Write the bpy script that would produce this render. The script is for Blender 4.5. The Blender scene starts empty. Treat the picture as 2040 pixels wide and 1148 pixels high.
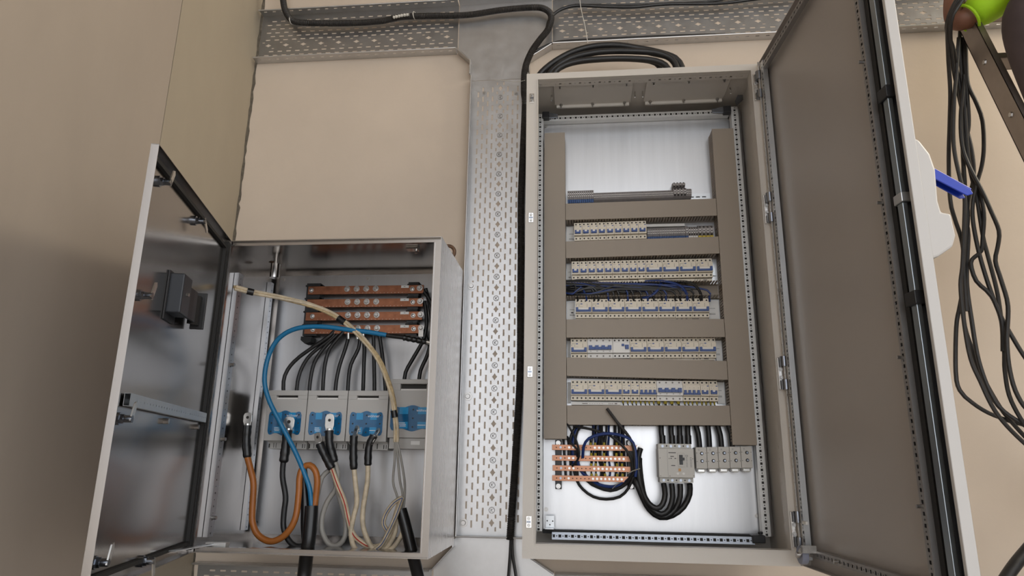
import bpy, math, random
from mathutils import Vector, Matrix
random.seed(11)
SC = bpy.context.scene
COL = SC.collection
V = Vector

# ------------------------------------------------------------------ camera
CAM = V((0.232564, -3.058290, 0.331797))
YAW, PITCH, ROLL, FPX = 0.105562, 0.256251, 0.014727, 1354.728
_f = V((-math.sin(YAW)*math.cos(PITCH), math.cos(YAW)*math.cos(PITCH), math.sin(PITCH)))
_r0 = V((math.cos(YAW), math.sin(YAW), 0))
_u0 = _r0.cross(_f)
_r = _r0*math.cos(ROLL) + _u0*math.sin(ROLL)
_u = _u0*math.cos(ROLL) - _r0*math.sin(ROLL)
cd = bpy.data.cameras.new('camera'); cam = bpy.data.objects.new('camera', cd); COL.objects.link(cam)
cd.sensor_width = 36; cd.lens = FPX/2040*36; cd.clip_start = .02
cam.matrix_world = Matrix(((_r.x, _u.x, -_f.x, CAM.x), (_r.y, _u.y, -_f.y, CAM.y), (_r.z, _u.z, -_f.z, CAM.z), (0, 0, 0, 1)))
SC.camera = cam

# ------------------------------------------------------------------ world, lights, exposure
# the place is an open-sided hall: soft overcast daylight reaches in from the yard behind the photographer
w = bpy.data.worlds.new('World'); SC.world = w; w.use_nodes = True
bg = w.node_tree.nodes['Background']; bg.inputs[0].default_value = (.93, .96, 1.0, 1); bg.inputs[1].default_value = .90
# the sun stands behind the building: the hall lies in shade, the yard beyond the roof edge is sunlit
sl = bpy.data.lights.new('sun', 'SUN'); sl.energy = 3.6; sl.angle = .02; sl.color = (1.0, .95, .88)
so = bpy.data.objects.new('sun', sl); COL.objects.link(so); so.rotation_euler = (math.radians(-36), math.radians(10), 0)
# added warm light, out of view, to brighten the upper wall and frame
LP = V((4.9, -1.3, 3.7)); ld_ = bpy.data.lights.new('fill_panel_light', 'AREA'); ld_.shape = 'RECTANGLE'; ld_.size = 2.4; ld_.size_y = 1.3; ld_.energy = 46; ld_.color = (1.0, .89, .72)
lo_ = bpy.data.objects.new('fill_panel_light', ld_); COL.objects.link(lo_); lo_.location = LP
lo_.rotation_euler = (V((.6, 0, 1.6))-LP).to_track_quat('-Z', 'Y').to_euler()
SC.view_settings.view_transform = 'Standard'; SC.view_settings.look = 'None'
SC.view_settings.exposure = 1.45; SC.view_settings.gamma = 1.0; SC.view_settings.use_curve_mapping = False

# ------------------------------------------------------------------ helpers
def ray(px, py):
    return _f + _r*((px-1020)/FPX) - _u*((py-574)/FPX)
def P(px, py, Y):                       # point of the plane Y that the photograph shows at a pixel
    d = ray(px, py); return CAM + d*((Y-CAM.y)/d.y)

MATS = {}
def mat(name, col, rough=.5, metal=0, var=0.0, scale=8, stretch=(1, 1, 1), bump=0.0, bscale=60, rvar=0.0, spec=.5, coat=0, trans=0):
    m = bpy.data.materials.new(name); m.use_nodes = True; nt = m.node_tree; b = nt.nodes['Principled BSDF']
    b.inputs['Base Color'].default_value = (*col, 1); b.inputs['Roughness'].default_value = rough; b.inputs['Metallic'].default_value = metal
    b.inputs['Specular IOR Level'].default_value = spec; b.inputs['Coat Weight'].default_value = coat
    if trans: b.inputs['Transmission Weight'].default_value = trans
    if var or bump or rvar:
        tc = nt.nodes.new('ShaderNodeTexCoord'); mp = nt.nodes.new('ShaderNodeMapping'); mp.inputs['Scale'].default_value = stretch
        nt.links.new(tc.outputs['Object'], mp.inputs['Vector'])
        nz = nt.nodes.new('ShaderNodeTexNoise'); nz.inputs['Scale'].default_value = scale; nz.inputs['Detail'].default_value = 6; nz.inputs['Roughness'].default_value = .6
        nt.links.new(mp.outputs['Vector'], nz.inputs['Vector'])
        if var:
            cr = nt.nodes.new('ShaderNodeValToRGB'); cr.color_ramp.elements[0].position = .28; cr.color_ramp.elements[1].position = .72
            cr.color_ramp.elements[0].color = (*[c*(1-var) for c in col], 1); cr.color_ramp.elements[1].color = (*[min(1, c*(1+var)) for c in col], 1)
            nt.links.new(nz.outputs['Fac'], cr.inputs['Fac']); nt.links.new(cr.outputs['Color'], b.inputs['Base Color'])
        if rvar:
            mr = nt.nodes.new('ShaderNodeMapRange'); mr.inputs['From Min'].default_value = .3; mr.inputs['From Max'].default_value = .7
            mr.inputs['To Min'].default_value = max(.03, rough-rvar); mr.inputs['To Max'].default_value = rough+rvar
            nt.links.new(nz.outputs['Fac'], mr.inputs['Value']); nt.links.new(mr.outputs['Result'], b.inputs['Roughness'])
        if bump:
            n2 = nt.nodes.new('ShaderNodeTexNoise'); n2.inputs['Scale'].default_value = bscale; n2.inputs['Detail'].default_value = 4
            nt.links.new(mp.outputs['Vector'], n2.inputs['Vector'])
            bp = nt.nodes.new('ShaderNodeBump'); bp.inputs['Strength'].default_value = bump; bp.inputs['Distance'].default_value = .004
            nt.links.new(n2.outputs['Fac'], bp.inputs['Height']); nt.links.new(bp.outputs['Normal'], b.inputs['Normal'])
    MATS[name] = m; return m
mat('plaster', (.60, .51, .42), .85, 0, .05, 2.2, bump=.10, bscale=45)
mat('panel_grey', (.40, .342, .285), .55, 0, .07, 1.6, (1, 1, .35), bump=.04, bscale=30)
mat('panel_olive', (.375, .325, .25), .55, 0, .09, 1.8, (1, 1, .35), bump=.04, bscale=30)
mat('sealant', (.10, .085, .065), .9, 0, .4, 40)
mat('concrete', (.48, .46, .44), .8, 0, .15, 2.5)
mat('ceiling', (.46, .42, .37), .9)
mat('hall', (.42, .39, .36), .85, 0, .06, 1.5)
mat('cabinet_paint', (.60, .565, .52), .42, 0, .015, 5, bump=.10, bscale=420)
mat('door_paint_shaded', (.41, .38, .355), .33, 0, .02, 3, bump=.03, bscale=420)  # darker copy of the cabinet paint, shade on the door's inside put in
mat('galvanised', (.63, .65, .67), .36, 1, .05, 26, (1, 1, .25), rvar=.03)
mat('plate_zinc', (.585, .59, .605), .34, 1, .05, 34, (1, 1, .05), rvar=.025)
mat('tray_zinc_dim', (.36, .36, .36), .36, .92, .06, 14, rvar=.05)  # tray zinc darkened, dim reflections on the level trays put into the colour
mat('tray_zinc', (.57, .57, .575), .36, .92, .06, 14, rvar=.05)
mat('rail_zinc', (.70, .70, .69), .42, .6, .05, 30)
mat('plate_zinc_dim', (.48, .485, .50), .33, 1, .05, 34, (1, 1, .05), rvar=.025)  # plate zinc darkened, reflection of dim surroundings put into the colour
mat('flange_steel', (.44, .42, .40), .26, 1)
mat('rod_zinc', (.33, .37, .40), .35, 1)
mat('rail_sky_tint', (.40, .43, .48), .4, .8)  # zinc rail with the sky's blue cast put into its colour
mat('rail_dark', (.34, .33, .325), .42, .7)
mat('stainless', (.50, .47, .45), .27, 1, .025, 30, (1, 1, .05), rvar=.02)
mat('stainless_in_dim', (.39, .37, .355), .19, 1, .03, 24, (1, 1, .06), rvar=.012)  # inner copy of the stainless, dark reflections put into its colour
mat('chrome', (.72, .71, .70), .18, 1)
mat('dark_chrome', (.25, .27, .31), .25, 1)
mat('gasket', (.018, .018, .018), .7)
mat('black_plastic', (.016, .016, .018), .42)
mat('dark_plastic', (.022, .026, .034), .38)
mat('duct_plastic', (.32, .27, .218), .5, 0, .015, 4)
mat('cable_black', (.014, .014, .015), .42, 0, .3, 30, rvar=.10)
mat('cable_dull', (.020, .018, .017), .5, 0, .3, 30)
mat('sleeve_black', (.011, .011, .012), .28)
mat('cable_blue', (.010, .17, .36), .35)
mat('wire_blue', (.010, .035, .17), .4)
mat('cable_orange', (.38, .125, .022), .38, 0, .12, 14)
mat('cable_grey', (.30, .285, .26), .45, 0, .12, 14)
mat('cable_cream', (.56, .47, .34), .5, 0, .28, 34)
mat('cable_bare', (.44, .33, .18), .55, 0, .45, 46)
mat('stripe_red', (.42, .035, .02), .5)
mat('stripe_blue', (.02, .07, .22), .5)
mat('lug_tin', (.66, .65, .63), .3, 1, .08, 60)
mat('copper_dark', (.30, .125, .07), .42, .9, .30, 26, (1, 1, 1), rvar=.08)
mat('copper', (.46, .23, .145), .42, .85, .22, 34, rvar=.1)
mat('steel_bolt', (.50, .49, .48), .3, 1)
mat('fuse_grey', (.50, .485, .465), .48, 0, .02, 5)
mat('window_blue', (.010, .125, .29), .16, 0, .25, 22, coat=.4)
mat('window_pale', (.018, .29, .60), .2, coat=.3)
mat('print_white', (.80, .82, .84), .5)
mat('print_dark', (.05, .05, .055), .6)
mat('print_grey', (.24, .22, .20), .6)
mat('device_cream', (.76, .69, .57), .45)
mat('device_white', (.80, .78, .745), .42)
mat('toggle_blue', (.018, .065, .26), .38)
mat('badge_blue', (.07, .11, .28), .5)
mat('hole_dark', (.03, .027, .024), .7)
mat('terminal_grey', (.34, .32, .32), .55)
mat('terminal_blue', (.018, .07, .22), .5)
mat('terminal_yellow', (.62, .46, .02), .5)
mat('ferrule_yellow', (.42, .33, .03), .5)
mat('label_white', (.82, .81, .79), .55)
mat('mccb_grey', (.60, .585, .55), .5)
mat('orange_mark', (.62, .33, .12), .5)
mat('roller_grey', (.24, .26, .34), .5)
mat('handle_white', (.56, .545, .53), .45)
mat('handle_blue', (.012, .045, .44), .33)
mat('clear_plastic', (.55, .54, .50), .25, 0, 0)
mat('skin', (.20, .085, .05), .55, 0, .1, 30)
mat('shirt_lime', (.40, .72, .012), .75, 0, .06, 20)
mat('trousers', (.075, .056, .060), .85, 0, .12, 14)
mat('hair', (.02, .015, .012), .7)
mat('boot', (.05, .04, .03), .7)
mat('aluminium', (.31, .27, .24), .42, .8, .16, 12, rvar=.1)  # shadow lying on the ladder is put into this darker tone
mat('tie_white', (.62, .60, .55), .5)
mat('rust', (.20, .125, .085), .5, .8, .3, 60)

ORG = {}
class MB:
    def __init__(self, xf=None): self.v = []; self.f = []; self.xf = xf
    def add(self, vs, fs):
        n = len(self.v); self.v += [self.xf(V(p)) if self.xf else V(p) for p in vs]; self.f += [tuple(i+n for i in q) for q in fs]; return self
    def box(self, x0, x1, y0, y1, z0, z1):
        return self.add([(x0,y0,z0),(x1,y0,z0),(x1,y1,z0),(x0,y1,z0),(x0,y0,z1),(x1,y0,z1),(x1,y1,z1),(x0,y1,z1)],
                        [(0,3,2,1),(4,5,6,7),(0,1,5,4),(1,2,6,5),(2,3,7,6),(3,0,4,7)])
    def prism(self, poly, off):
        n = len(poly); off = V(off); a = [V(p) for p in poly]
        return self.add(a+[p+off for p in a], [tuple(range(n)), tuple(range(2*n-1, n-1, -1))]+[(i, n+i, n+(i+1) % n, (i+1) % n) for i in range(n)])
    def tube(self, pts, r, n=8, cap=True):
        pts = [V(p) for p in pts]; m = len(pts); rr = r if isinstance(r, (list, tuple)) else [r]*m
        vs = []; fs = []; t0 = (pts[1]-pts[0]).normalized(); a = t0.orthogonal().normalized()
        for i, p in enumerate(pts):
            t = (pts[min(i+1, m-1)]-pts[max(i-1, 0)])
            t = t.normalized() if t.length > 1e-9 else t0
            a = (a - t*a.dot(t)); a = a.normalized() if a.length > 1e-6 else t.orthogonal().normalized()
            b = t.cross(a); t0 = t
            vs += [p+(a*math.cos(2*math.pi*k/n)+b*math.sin(2*math.pi*k/n))*rr[i] for k in range(n)]
        for i in range(m-1):
            fs += [(i*n+k, i*n+(k+1) % n, (i+1)*n+(k+1) % n, (i+1)*n+k) for k in range(n)]
        if cap: fs += [tuple(range(n-1, -1, -1)), tuple(range((m-1)*n, m*n))]
        return self.add(vs, fs)
    def cyl(self, p0, p1, r, n=12, r1=None): return self.tube([p0, p1], [r, r if r1 is None else r1], n)
    def bolt(self, p, d, r, h, n=6):
        p = V(p); d = V(d).normalized(); self.tube([p, p+d*h*.35], r*1.45, 12); self.tube([p+d*h*.35, p+d*h*.9, p+d*h], [r, r, r*.8], n); return self
    def build(self, name, m, parent=None, smooth=False, bevel=0, kind=None, label=None, solid=0):
        if parent is not None: org = ORG[parent.name]
        else:
            lo = V([min(p[i] for p in self.v) for i in range(3)]); hi = V([max(p[i] for p in self.v) for i in range(3)])
            org = V(((lo.x+hi.x)/2, (lo.y+hi.y)/2, lo.z))
        me = bpy.data.meshes.new(name); me.from_pydata([p-org for p in self.v], [], self.f); me.validate(); me.update()
        me.materials.append(MATS[m])
        if smooth:
            me.shade_smooth(); me.set_sharp_from_angle(angle=math.radians(42))
        o = bpy.data.objects.new(name, me); COL.objects.link(o); ORG[o.name] = org
        if parent is not None: o.parent = parent
        else: o.location = org
        if bevel:
            b = o.modifiers.new('bevel', 'BEVEL'); b.width = bevel; b.segments = 2; b.limit_method = 'ANGLE'
        if solid:
            s = o.modifiers.new('solid', 'SOLIDIFY'); s.thickness = solid; s.offset = 0
        if kind: o['kind'] = kind
        if label: o['label'] = label
        return o
def tag(o, label, cat, group=None):
    o['label'] = label; o['category'] = cat
    if group: o['group'] = group
    return o
def thing(name, loc, label, cat, group=None):
    o = bpy.data.objects.new(name, None); COL.objects.link(o); o.location = loc; o.empty_display_size = .05; ORG[o.name] = V(loc)
    return tag(o, label, cat, group)
def copy_tree(o, parent=None):
    c = o.copy(); COL.objects.link(c); c.parent = parent
    for ch in list(o.children): copy_tree(ch, c)
    return c
def curve(pts, step=.02, closed=False):           # smooth path through points
    pts = [V(p) for p in pts]; out = []
    n = len(pts)
    for i in range(n-1):
        p0 = pts[max(i-1, 0)]; p1 = pts[i]; p2 = pts[i+1]; p3 = pts[min(i+2, n-1)]
        k = max(2, int((p2-p1).length/step))
        for j in range(k):
            t = j/k
            out.append(.5*((2*p1)+(p2-p0)*t+(2*p0-5*p1+4*p2-p3)*t*t+(3*p1-p0-3*p2+p3)*t**3))
    out.append(pts[-1]); return out
def px3(l, Y=None):                                # (px,py[,Y]) -> points
    return [P(q[0], q[1], q[2] if len(q) > 2 else Y) for q in l]
def cable(name, l, r, m, label, cat='cable', group=None, Y=None, n=8, step=.02):
    return tag(MB().tube(curve(px3(l, Y), step), r, n).build(name, m, smooth=True), label, cat, group)
_TX = {}
def text_mesh(s, size):
    if (s, size) in _TX: return _TX[s, size]
    cu = bpy.data.curves.new('t', 'FONT'); cu.body = s; cu.size = size; cu.align_x = 'CENTER'; cu.resolution_u = 3
    o = bpy.data.objects.new('t', cu); COL.objects.link(o)
    dg = bpy.context.evaluated_depsgraph_get(); dg.update()
    me = bpy.data.meshes.new_from_object(o.evaluated_get(dg))
    r = ([tuple(q.co) for q in me.vertices], [tuple(p.vertices) for p in me.polygons])
    bpy.data.objects.remove(o); bpy.data.meshes.remove(me); bpy.data.curves.remove(cu)
    _TX[s, size] = r; return r
def add_text(mb, s, size, x, y, z):                # lettering on a front (-Y) face
    vs, fs = text_mesh(s, size); mb.add([(x+a, y, z+b) for a, b, _ in vs], fs); return mb
def frame_xf(o, ux, uy, uz):
    o, ux, uy, uz = V(o), V(ux), V(uy), V(uz)
    return lambda p: o+ux*p.x+uy*p.y+uz*p.z
ORD = ['first', 'second', 'third', 'fourth', 'fifth', 'sixth', 'seventh', 'eighth', 'ninth', 'tenth']

# ================================================================== THE SETTING
YW = .075
XL = -1.532
def struct(mb, name, m, **k): return mb.build(name, m, kind='structure', **k)
struct(MB().box(XL-.1, 6.35, YW, YW+.15, -1.32, 4.4), 'wall_back', 'plaster')
wl = struct(MB().box(XL-.16, XL-.012, -9.4, YW, -1.32, 4.4), 'wall_left', 'panel_grey')
ye = [YW, -.602, -1.80, -3.0, -4.2, -5.4, -6.6, -7.8, -9.4]
for i in range(8):                                  # cladding panels with open joints between them
    MB().box(XL-.012, XL, ye[i+1]+.0022, ye[i]-(.0022 if i else 0), -1.32, 4.4).build('panel', 'panel_olive' if i == 0 else 'panel_grey', wl)
struct(MB().box(6.2, 6.35, -5.0, YW, -1.32, 4.4), 'wall_right_blocker', 'hall')  # unseen wall added to cut sky light from the right
struct(MB().box(XL-20, 24, -40, YW+.15, -1.45, -1.32), 'floor', 'concrete')
struct(MB().box(XL-.16, 6.35, -7.2, YW+.15, 4.4, 4.55), 'ceiling', 'ceiling')
t = thing('fill_panel', LP, 'added warm fill light out of view at the upper right', 'lamp')
q_ = lo_.rotation_euler.to_matrix()
MB(lambda p: LP+q_ @ p).box(-1.25, 1.25, -.7, .7, .01, .06).build('housing', 'device_white', t)  # made-up housing and hangers round the added light
MB().cyl(LP+V((-.5, 0, .05)), V((LP.x-.5, LP.y, 4.4)), .01).cyl(LP+V((.5, 0, .05)), V((LP.x+.5, LP.y, 4.4)), .01).build('hanger', 'galvanised', t)
# ragged sealant line in the room corner
mb = MB(); z = -1.2; vs = []
while z < 4.3:
    a = .004+random.random()*.011; vs.append((a, .004+random.random()*.010, z)); z += .02+random.random()*.03
for i in range(len(vs)-1):
    a, b = vs[i], vs[i+1]
    mb.add([(XL-.001, YW+.001, a[2]), (XL+a[0], YW-.001, a[2]), (XL-.001, YW-a[1], a[2]), (XL-.001, YW+.001, b[2]), (XL+b[0], YW-.001, b[2]), (XL-.001, YW-b[1], b[2])],
           [(0,3,4,1), (1,4,5,2), (2,5,3,0)])
struct(mb, 'trim_1', 'sealant')

# ================================================================== CABLE TRAYS
def slotted(mb, L, W, rows, diamonds=None, y=0.0):
    """sheet in local x (length) / z (width) with real openings; rows: (v, slot_len, slot_w, pitch, phase)"""
    bands = [(v-sw/2, v+sw/2, 's', (sl, pt, ph)) for v, sl, sw, pt, ph in rows]
    if diamonds: bands.append((diamonds[0]-diamonds[2], diamonds[0]+diamonds[2], 'd', diamonds))
    bands.sort(key=lambda b: b[0]); v = 0.0
    q = lambda a, b, c, d: mb.add([(a, y, c), (b, y, c), (b, y, d), (a, y, d)], [(0, 1, 2, 3)])
    for b0, b1, k, d in bands:
        if b0 > v+1e-6: q(0, L, v, b0)
        if k == 's':
            sl, pt, ph = d; u = 0.0; c = ph
            while c-sl/2 < .012: c += pt
            while c+sl/2 < L-.012:
                q(u, c-sl/2, b0, b1); u = c+sl/2; c += pt
            q(u, L, b0, b1)
        else:
            _, hw, hh, pt, ph = d; u = 0.0; c = ph
            while c-hw < .02: c += pt
            while c+hw < L-.02:
                q(u, c-hw, b0, b1); m = (b0+b1)/2; k1 = hw*.42; k2 = hh*.46
                h = [(c-hw, m), (c-k1, m-k2), (c, b0), (c+k1, m-k2), (c+hw, m), (c+k1, m+k2), (c, b1), (c-k1, m+k2)]
                mb.add([(p[0], y, p[1]) for p in h]+[(c-hw, y, b0), (c+hw, y, b0), (c+hw, y, b1), (c-hw, y, b1)],
                       [(0, 8, 2, 1), (2, 9, 4, 3), (4, 10, 6, 5), (6, 11, 0, 7)])
                u = c+hw; c += pt
            q(u, L, b0, b1)
        v = b1
    if v < W-1e-6: q(0, L, v, W)
    return mb
ROWS = [(.027, .026, .0075, .05, .02), (.049, .026, .0075, .05, .045), (.073, .026, .0075, .05, .02), (.145, .026, .0075, .05, .045),
        (.168, .026, .0075, .05, .02), (.191, .026, .0075, .05, .045), (.215, .026, .0075, .05, .02), (.240, .026, .0075, .05, .045), (.263, .026, .0075, .05, .02)]
LIPROW = [(.036, .018, .0055, .05, .03)]
def tray(label, o, U, Vd, L, W, lip=.056, rows=ROWS, dia=(.111, .019, .0105, .10, .05), sheet='tray_zinc_dim'):
    N = V((0, -1, 0)); o = V(o); U = V(U); Vd = V(Vd)
    t = thing('cable_tray', o, label, 'cable tray')
    rr = list(rows)
    mb = MB(lambda p: o+U*p.x+Vd*p.z-N*p.y)
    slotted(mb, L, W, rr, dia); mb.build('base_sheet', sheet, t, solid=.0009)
    for k, vv in (('low', 0.0), ('high', W)):
        mb = MB(lambda p: o+U*p.x+Vd*vv+N*p.z)
        slotted(mb, L, lip, LIPROW)
        mb.add([(0, 0, lip), (L, 0, lip), (L, 0, lip), (0, 0, lip)], [])
        s = .009 if k == 'low' else -.009           # rolled safety edge
        mb2 = MB(); a = o+Vd*(vv+s*.35)+N*lip; mb2.tube([a, a+U*L], .0036, 8)
        mb.v += mb2.v; n0 = len(mb.v)-len(mb2.v); mb.f += [tuple(i+n0 for i in q) for q in mb2.f]
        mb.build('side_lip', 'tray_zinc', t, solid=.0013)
    return t
YB = YW-.0012
X3 = V((1, 0, 0)); Z3 = V((0, 0, 1))
# short paired slots beside the diamonds are kept as rows of their own
HP = [(.0955, .015, .006, .10, .022), (.0955+.031, .015, .006, .10, .022)]
HROWS = ROWS+[(.0925, .014, .0055, .10, .078), (.1295, .014, .0055, .10, .022)]
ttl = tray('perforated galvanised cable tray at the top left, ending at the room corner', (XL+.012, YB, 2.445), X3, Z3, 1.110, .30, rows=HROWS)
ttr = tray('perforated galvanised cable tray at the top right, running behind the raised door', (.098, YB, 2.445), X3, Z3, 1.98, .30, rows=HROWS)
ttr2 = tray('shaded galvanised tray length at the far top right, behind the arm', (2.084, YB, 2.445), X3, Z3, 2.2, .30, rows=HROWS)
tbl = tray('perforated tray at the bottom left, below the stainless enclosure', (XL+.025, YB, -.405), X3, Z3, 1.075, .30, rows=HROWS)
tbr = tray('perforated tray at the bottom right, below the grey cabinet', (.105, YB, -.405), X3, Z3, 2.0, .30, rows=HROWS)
VROWS = [(.036, .031, .008, .0536, .02), (.061, .031, .008, .0536, .0468), (.086, .031, .008, .0536, .02), (.111, .031, .008, .0536, .0468),
         (.190, .031, .008, .0536, .0468), (.216, .031, .008, .0536, .02), (.242, .031, .008, .0536, .0468), (.268, .031, .008, .0536, .02),
         (.1345, .017, .007, .0536, .0536/2), (.1685, .017, .007, .0536, .0536/2)]
tv = tray('long vertical perforated tray between the two enclosures', (-.026, YB, .035), Z3, V((-1, 0, 0)), 2.245, .30,
          rows=[(.30-a, b, c, d, e) for a, b, c, d, e in VROWS], dia=(.1485, .017, .0125, .1072, .0536), sheet='tray_zinc')
for i in range(21):                                 # embossed ring marks between the diamonds
    zc = .035+.1072*(i+.5)+.0536
    if zc > 2.25: break
    c = V((-.1745, YB-.0014, zc)); mb = MB()
    mb.tube([c+V((math.cos(a)*.0125, 0, math.sin(a)*.0125)) for a in [k*math.pi/10 for k in range(21)]], .0012, 5, False)
    for (a, b) in (((-.004, -.007), (-.004, .007)), ((-.004, 0), (.006, .007)), ((-.004, 0), (.006, -.007))):
        mb.tube([c+V((a[0], 0, a[1])), c+V((b[0], 0, b[1]))], .0012, 5)
    mb.build('embossed_mark', 'tray_zinc', tv, smooth=True)
def screw(mb, p, r=.007, d=(0, -1, 0)):
    p = V(p); d = V(d); mb.tube([p, p+d*.002], r*1.7, 14); mb.tube([p+d*.002, p+d*.0065], [r, r*.85], 10); return mb
for px, py in ((958, 496), (939, 570), (932, 790), (923, 1042), (965, 185), (1028, 186)):
    big = py in (570, 790, 1042)
    screw(MB(), P(px, py, YB-.002),   .0115 if big else .0055).build('wall_screw', 'steel_bolt', tv, smooth=True)
# joint sheets of the tray run
def junction(label, poly, zlip, name='tray_junction', extra=()):
    t = thing(name, (poly[0][0], YB, poly[0][1]), label, 'cable tray')
    MB().prism([(x, YB, z) for x, z in poly], (0, -.0014, 0)).build('base_sheet', 'tray_zinc', t)
    for a, b in zlip:
        A = V((a[0], YB, a[1])); B = V((b[0], YB, b[1])); n = V((0, -1, 0))
        mb = MB(); d = (B-A).normalized().cross(n)*.0009
        mb.prism([A-d, B-d, B+d, A+d], n*.056); mb.tube([A+n*.056, B+n*.056], .0036, 8)
        mb.build('side_lip', 'tray_zinc', t, smooth=True)
    return t
junction('plain sheet tee joint where the top trays meet the vertical tray',
         [(-.405, 2.445), (-.33, 2.37), (-.33, 2.282), (-.022, 2.282), (-.022, 2.37), (.093, 2.445), (.093, 2.745), (-.405, 2.745)],
         [((-.405, 2.445), (-.33, 2.37)), ((-.33, 2.37), (-.33, 2.29)), ((-.022, 2.37), (.093, 2.445)), ((-.022, 2.37), (-.022, 2.29)), ((-.405, 2.745), (.093, 2.745))])
junction('plain sheet tee joint below the vertical tray',
         [(-.335, .034), (-.022, .034), (-.022, -.03), (.10, -.105), (.10, -.405), (-.425, -.405), (-.425, -.105), (-.335, -.01)],
         [((-.335, -.01), (-.425, -.105)), ((-.022, -.03), (.10, -.105)), ((-.335, .02), (-.335, -.01)), ((-.425, -.405), (.10, -.405)), ((-.335, .034), (-.022, .034))])

# ================================================================== GREY DISTRIBUTION CABINET
CF, CB, CH = -.3706, .030, 2.0287                  # front, back, height
YP = -.045                                         # front of its mounting plate
CT = thing('distribution_cabinet', (.5, -.17, 0), 'tall light grey distribution cabinet standing open with rows of breakers', 'cabinet')
t_ = .0025
MB().box(0, t_, CF+.003, CB, 0, CH).box(1-t_, 1, CF+.003, CB, 0, CH).box(t_, 1-t_, CB-t_, CB, 0, CH).box(t_, 1-t_, CF+.003, CB-t_, 0, t_).box(t_, 1-t_, CF+.003, CB-t_, CH-t_, CH).build('shell', 'cabinet_paint', CT)
FL, FR, FT, FB = .049, .970, CH-.030, .052
mb = MB()
mb.prism([(0, CF, 0), (FL, CF, FB), (FL, CF, FT), (0, CF, CH)], (0, .024, 0))
mb.prism([(1, CF, 0), (1, CF, CH), (FR, CF, FT), (FR, CF, FB)], (0, .024, 0))
mb.prism([(0, CF, CH), (FL, CF, FT), (FR, CF, FT), (1, CF, CH)], (0, .024, 0))
mb.prism([(0, CF, 0), (1, CF, 0), (FR, CF, FB), (FL, CF, FB)], (0, .024, 0))
mb.build('front_frame', 'cabinet_paint', CT)
mb = MB(); e = .0015                                # return lip round the opening
mb.box(FL-.002, FL+e, CF-.004, CF+.045, FB, FT).box(FR-e, FR+.002, CF-.004, CF+.045, FB, FT).box(FL, FR, CF-.004, CF+.045, FB-.002, FB+e)
mb.build('rain_lip', 'cabinet_paint', CT)
def perf(mb, L, W, pitch, big, small, ph=0.0):
    """strip in local x (length) z (width): alternating square and small openings in one row"""
    q = lambda a, b, c, d: mb.add([(a, 0, c), (b, 0, c), (b, 0, d), (a, 0, d)], [(0, 1, 2, 3)])
    hs = []; c = pitch*.5+ph; k = 0
    while c < L-pitch*.4:
        hs.append((c, big if k % 2 == 0 else small)); c += pitch; k += 1
    zb0, zb1 = W/2-big/2, W/2+big/2; q(0, L, 0, zb0); q(0, L, zb1, W); u = 0.0
    for c, s in hs:
        q(u, c-s/2, zb0, zb1); u = c+s/2
        if s < big: q(c-s/2, c+s/2, zb0, W/2-s/2); q(c-s/2, c+s/2, W/2+s/2, zb1)
    q(u, L, zb0, zb1); return mb
def rail(name, o, U, Wd, D, L, W, depth, m, parent, pitch=.0125, big=.0095, small=.0045, sides=True, label=None):
    """perforated channel: face at o, U length, Wd width, D direction of depth"""
    o, U, Wd, D = V(o), V(U), V(Wd), V(D)
    mb = MB(lambda p: o+U*p.x+Wd*p.z); perf(mb, L, W, pitch, big, small)
    mb.xf = lambda p: o+U*p.x+D*p.y+Wd*p.z
    if sides:
        for zz in (0, W): mb.add([(0, 0, zz), (L, 0, zz), (L, depth, zz), (0, depth, zz)], [(0, 1, 2, 3)])
        mb.add([(0, depth, 0), (L, depth, 0), (L, depth, W), (0, depth, W)], [(0, 1, 2, 3)])
    r_ = mb.build(name, m, parent, solid=.0012, label=label)
    if sides and parent.parent is None:             # dark strip painting in the shade of the hollow behind the openings
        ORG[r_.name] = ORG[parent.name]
        MB(lambda p: o+U*p.x+D*p.y+Wd*p.z).add([(.004, .005, .002), (L-.004, .005, .002), (L-.004, .005, W-.002), (.004, .005, W-.002)], [(0, 1, 2, 3)]).build('rail_shade_strip', 'hole_dark', r_)
    return r_
Yd = V((0, 1, 0))
# slotted strips behind the opening, then the inner frame rails
rail('slotted_strip', (FL, CF+.026, FT), X3, Yd, Z3, FR-FL, .036, .02, 'cabinet_paint', CT, pitch=.022, big=.010, small=.004, sides=False)
rail('slotted_strip', (FR, CF+.026, FB), Z3, Yd, X3, FT-FB, .04, .02, 'cabinet_paint', CT, pitch=.022, big=.010, small=.004, sides=False)
rail('slotted_strip', (FL, CF+.026, FB), Z3, Yd, V((-1, 0, 0)), FT-FB, .04, .02, 'cabinet_paint', CT, pitch=.022, big=.010, small=.004, sides=False)
rail('frame_rail', (.938, -.105, .075), Z3, X3, Yd, 1.90, .030, .045, 'rail_zinc', CT)
rail('frame_rail', (.030, -.105, .075), Z3, X3, Yd, 1.90, .028, .045, 'rail_zinc', CT)
rail('frame_rail', (.058, -.083, 1.948), X3, Z3, Yd, .875, .026, .036, 'rail_zinc', CT)
rail('frame_rail', (.100, -.125, .046), X3, V((0, .25, .968)), Yd, .80, .028, .012, 'rail_sky_tint', CT, pitch=.0128, big=.0115)
MB().prism([(.9695, -.105, .075), (.9695, -.105, 1.97), (.990, -.06, 1.97), (.990, -.06, .075)], (.001, .0, 0)).build('rail_flank', 'galvanised', CT)
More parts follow.
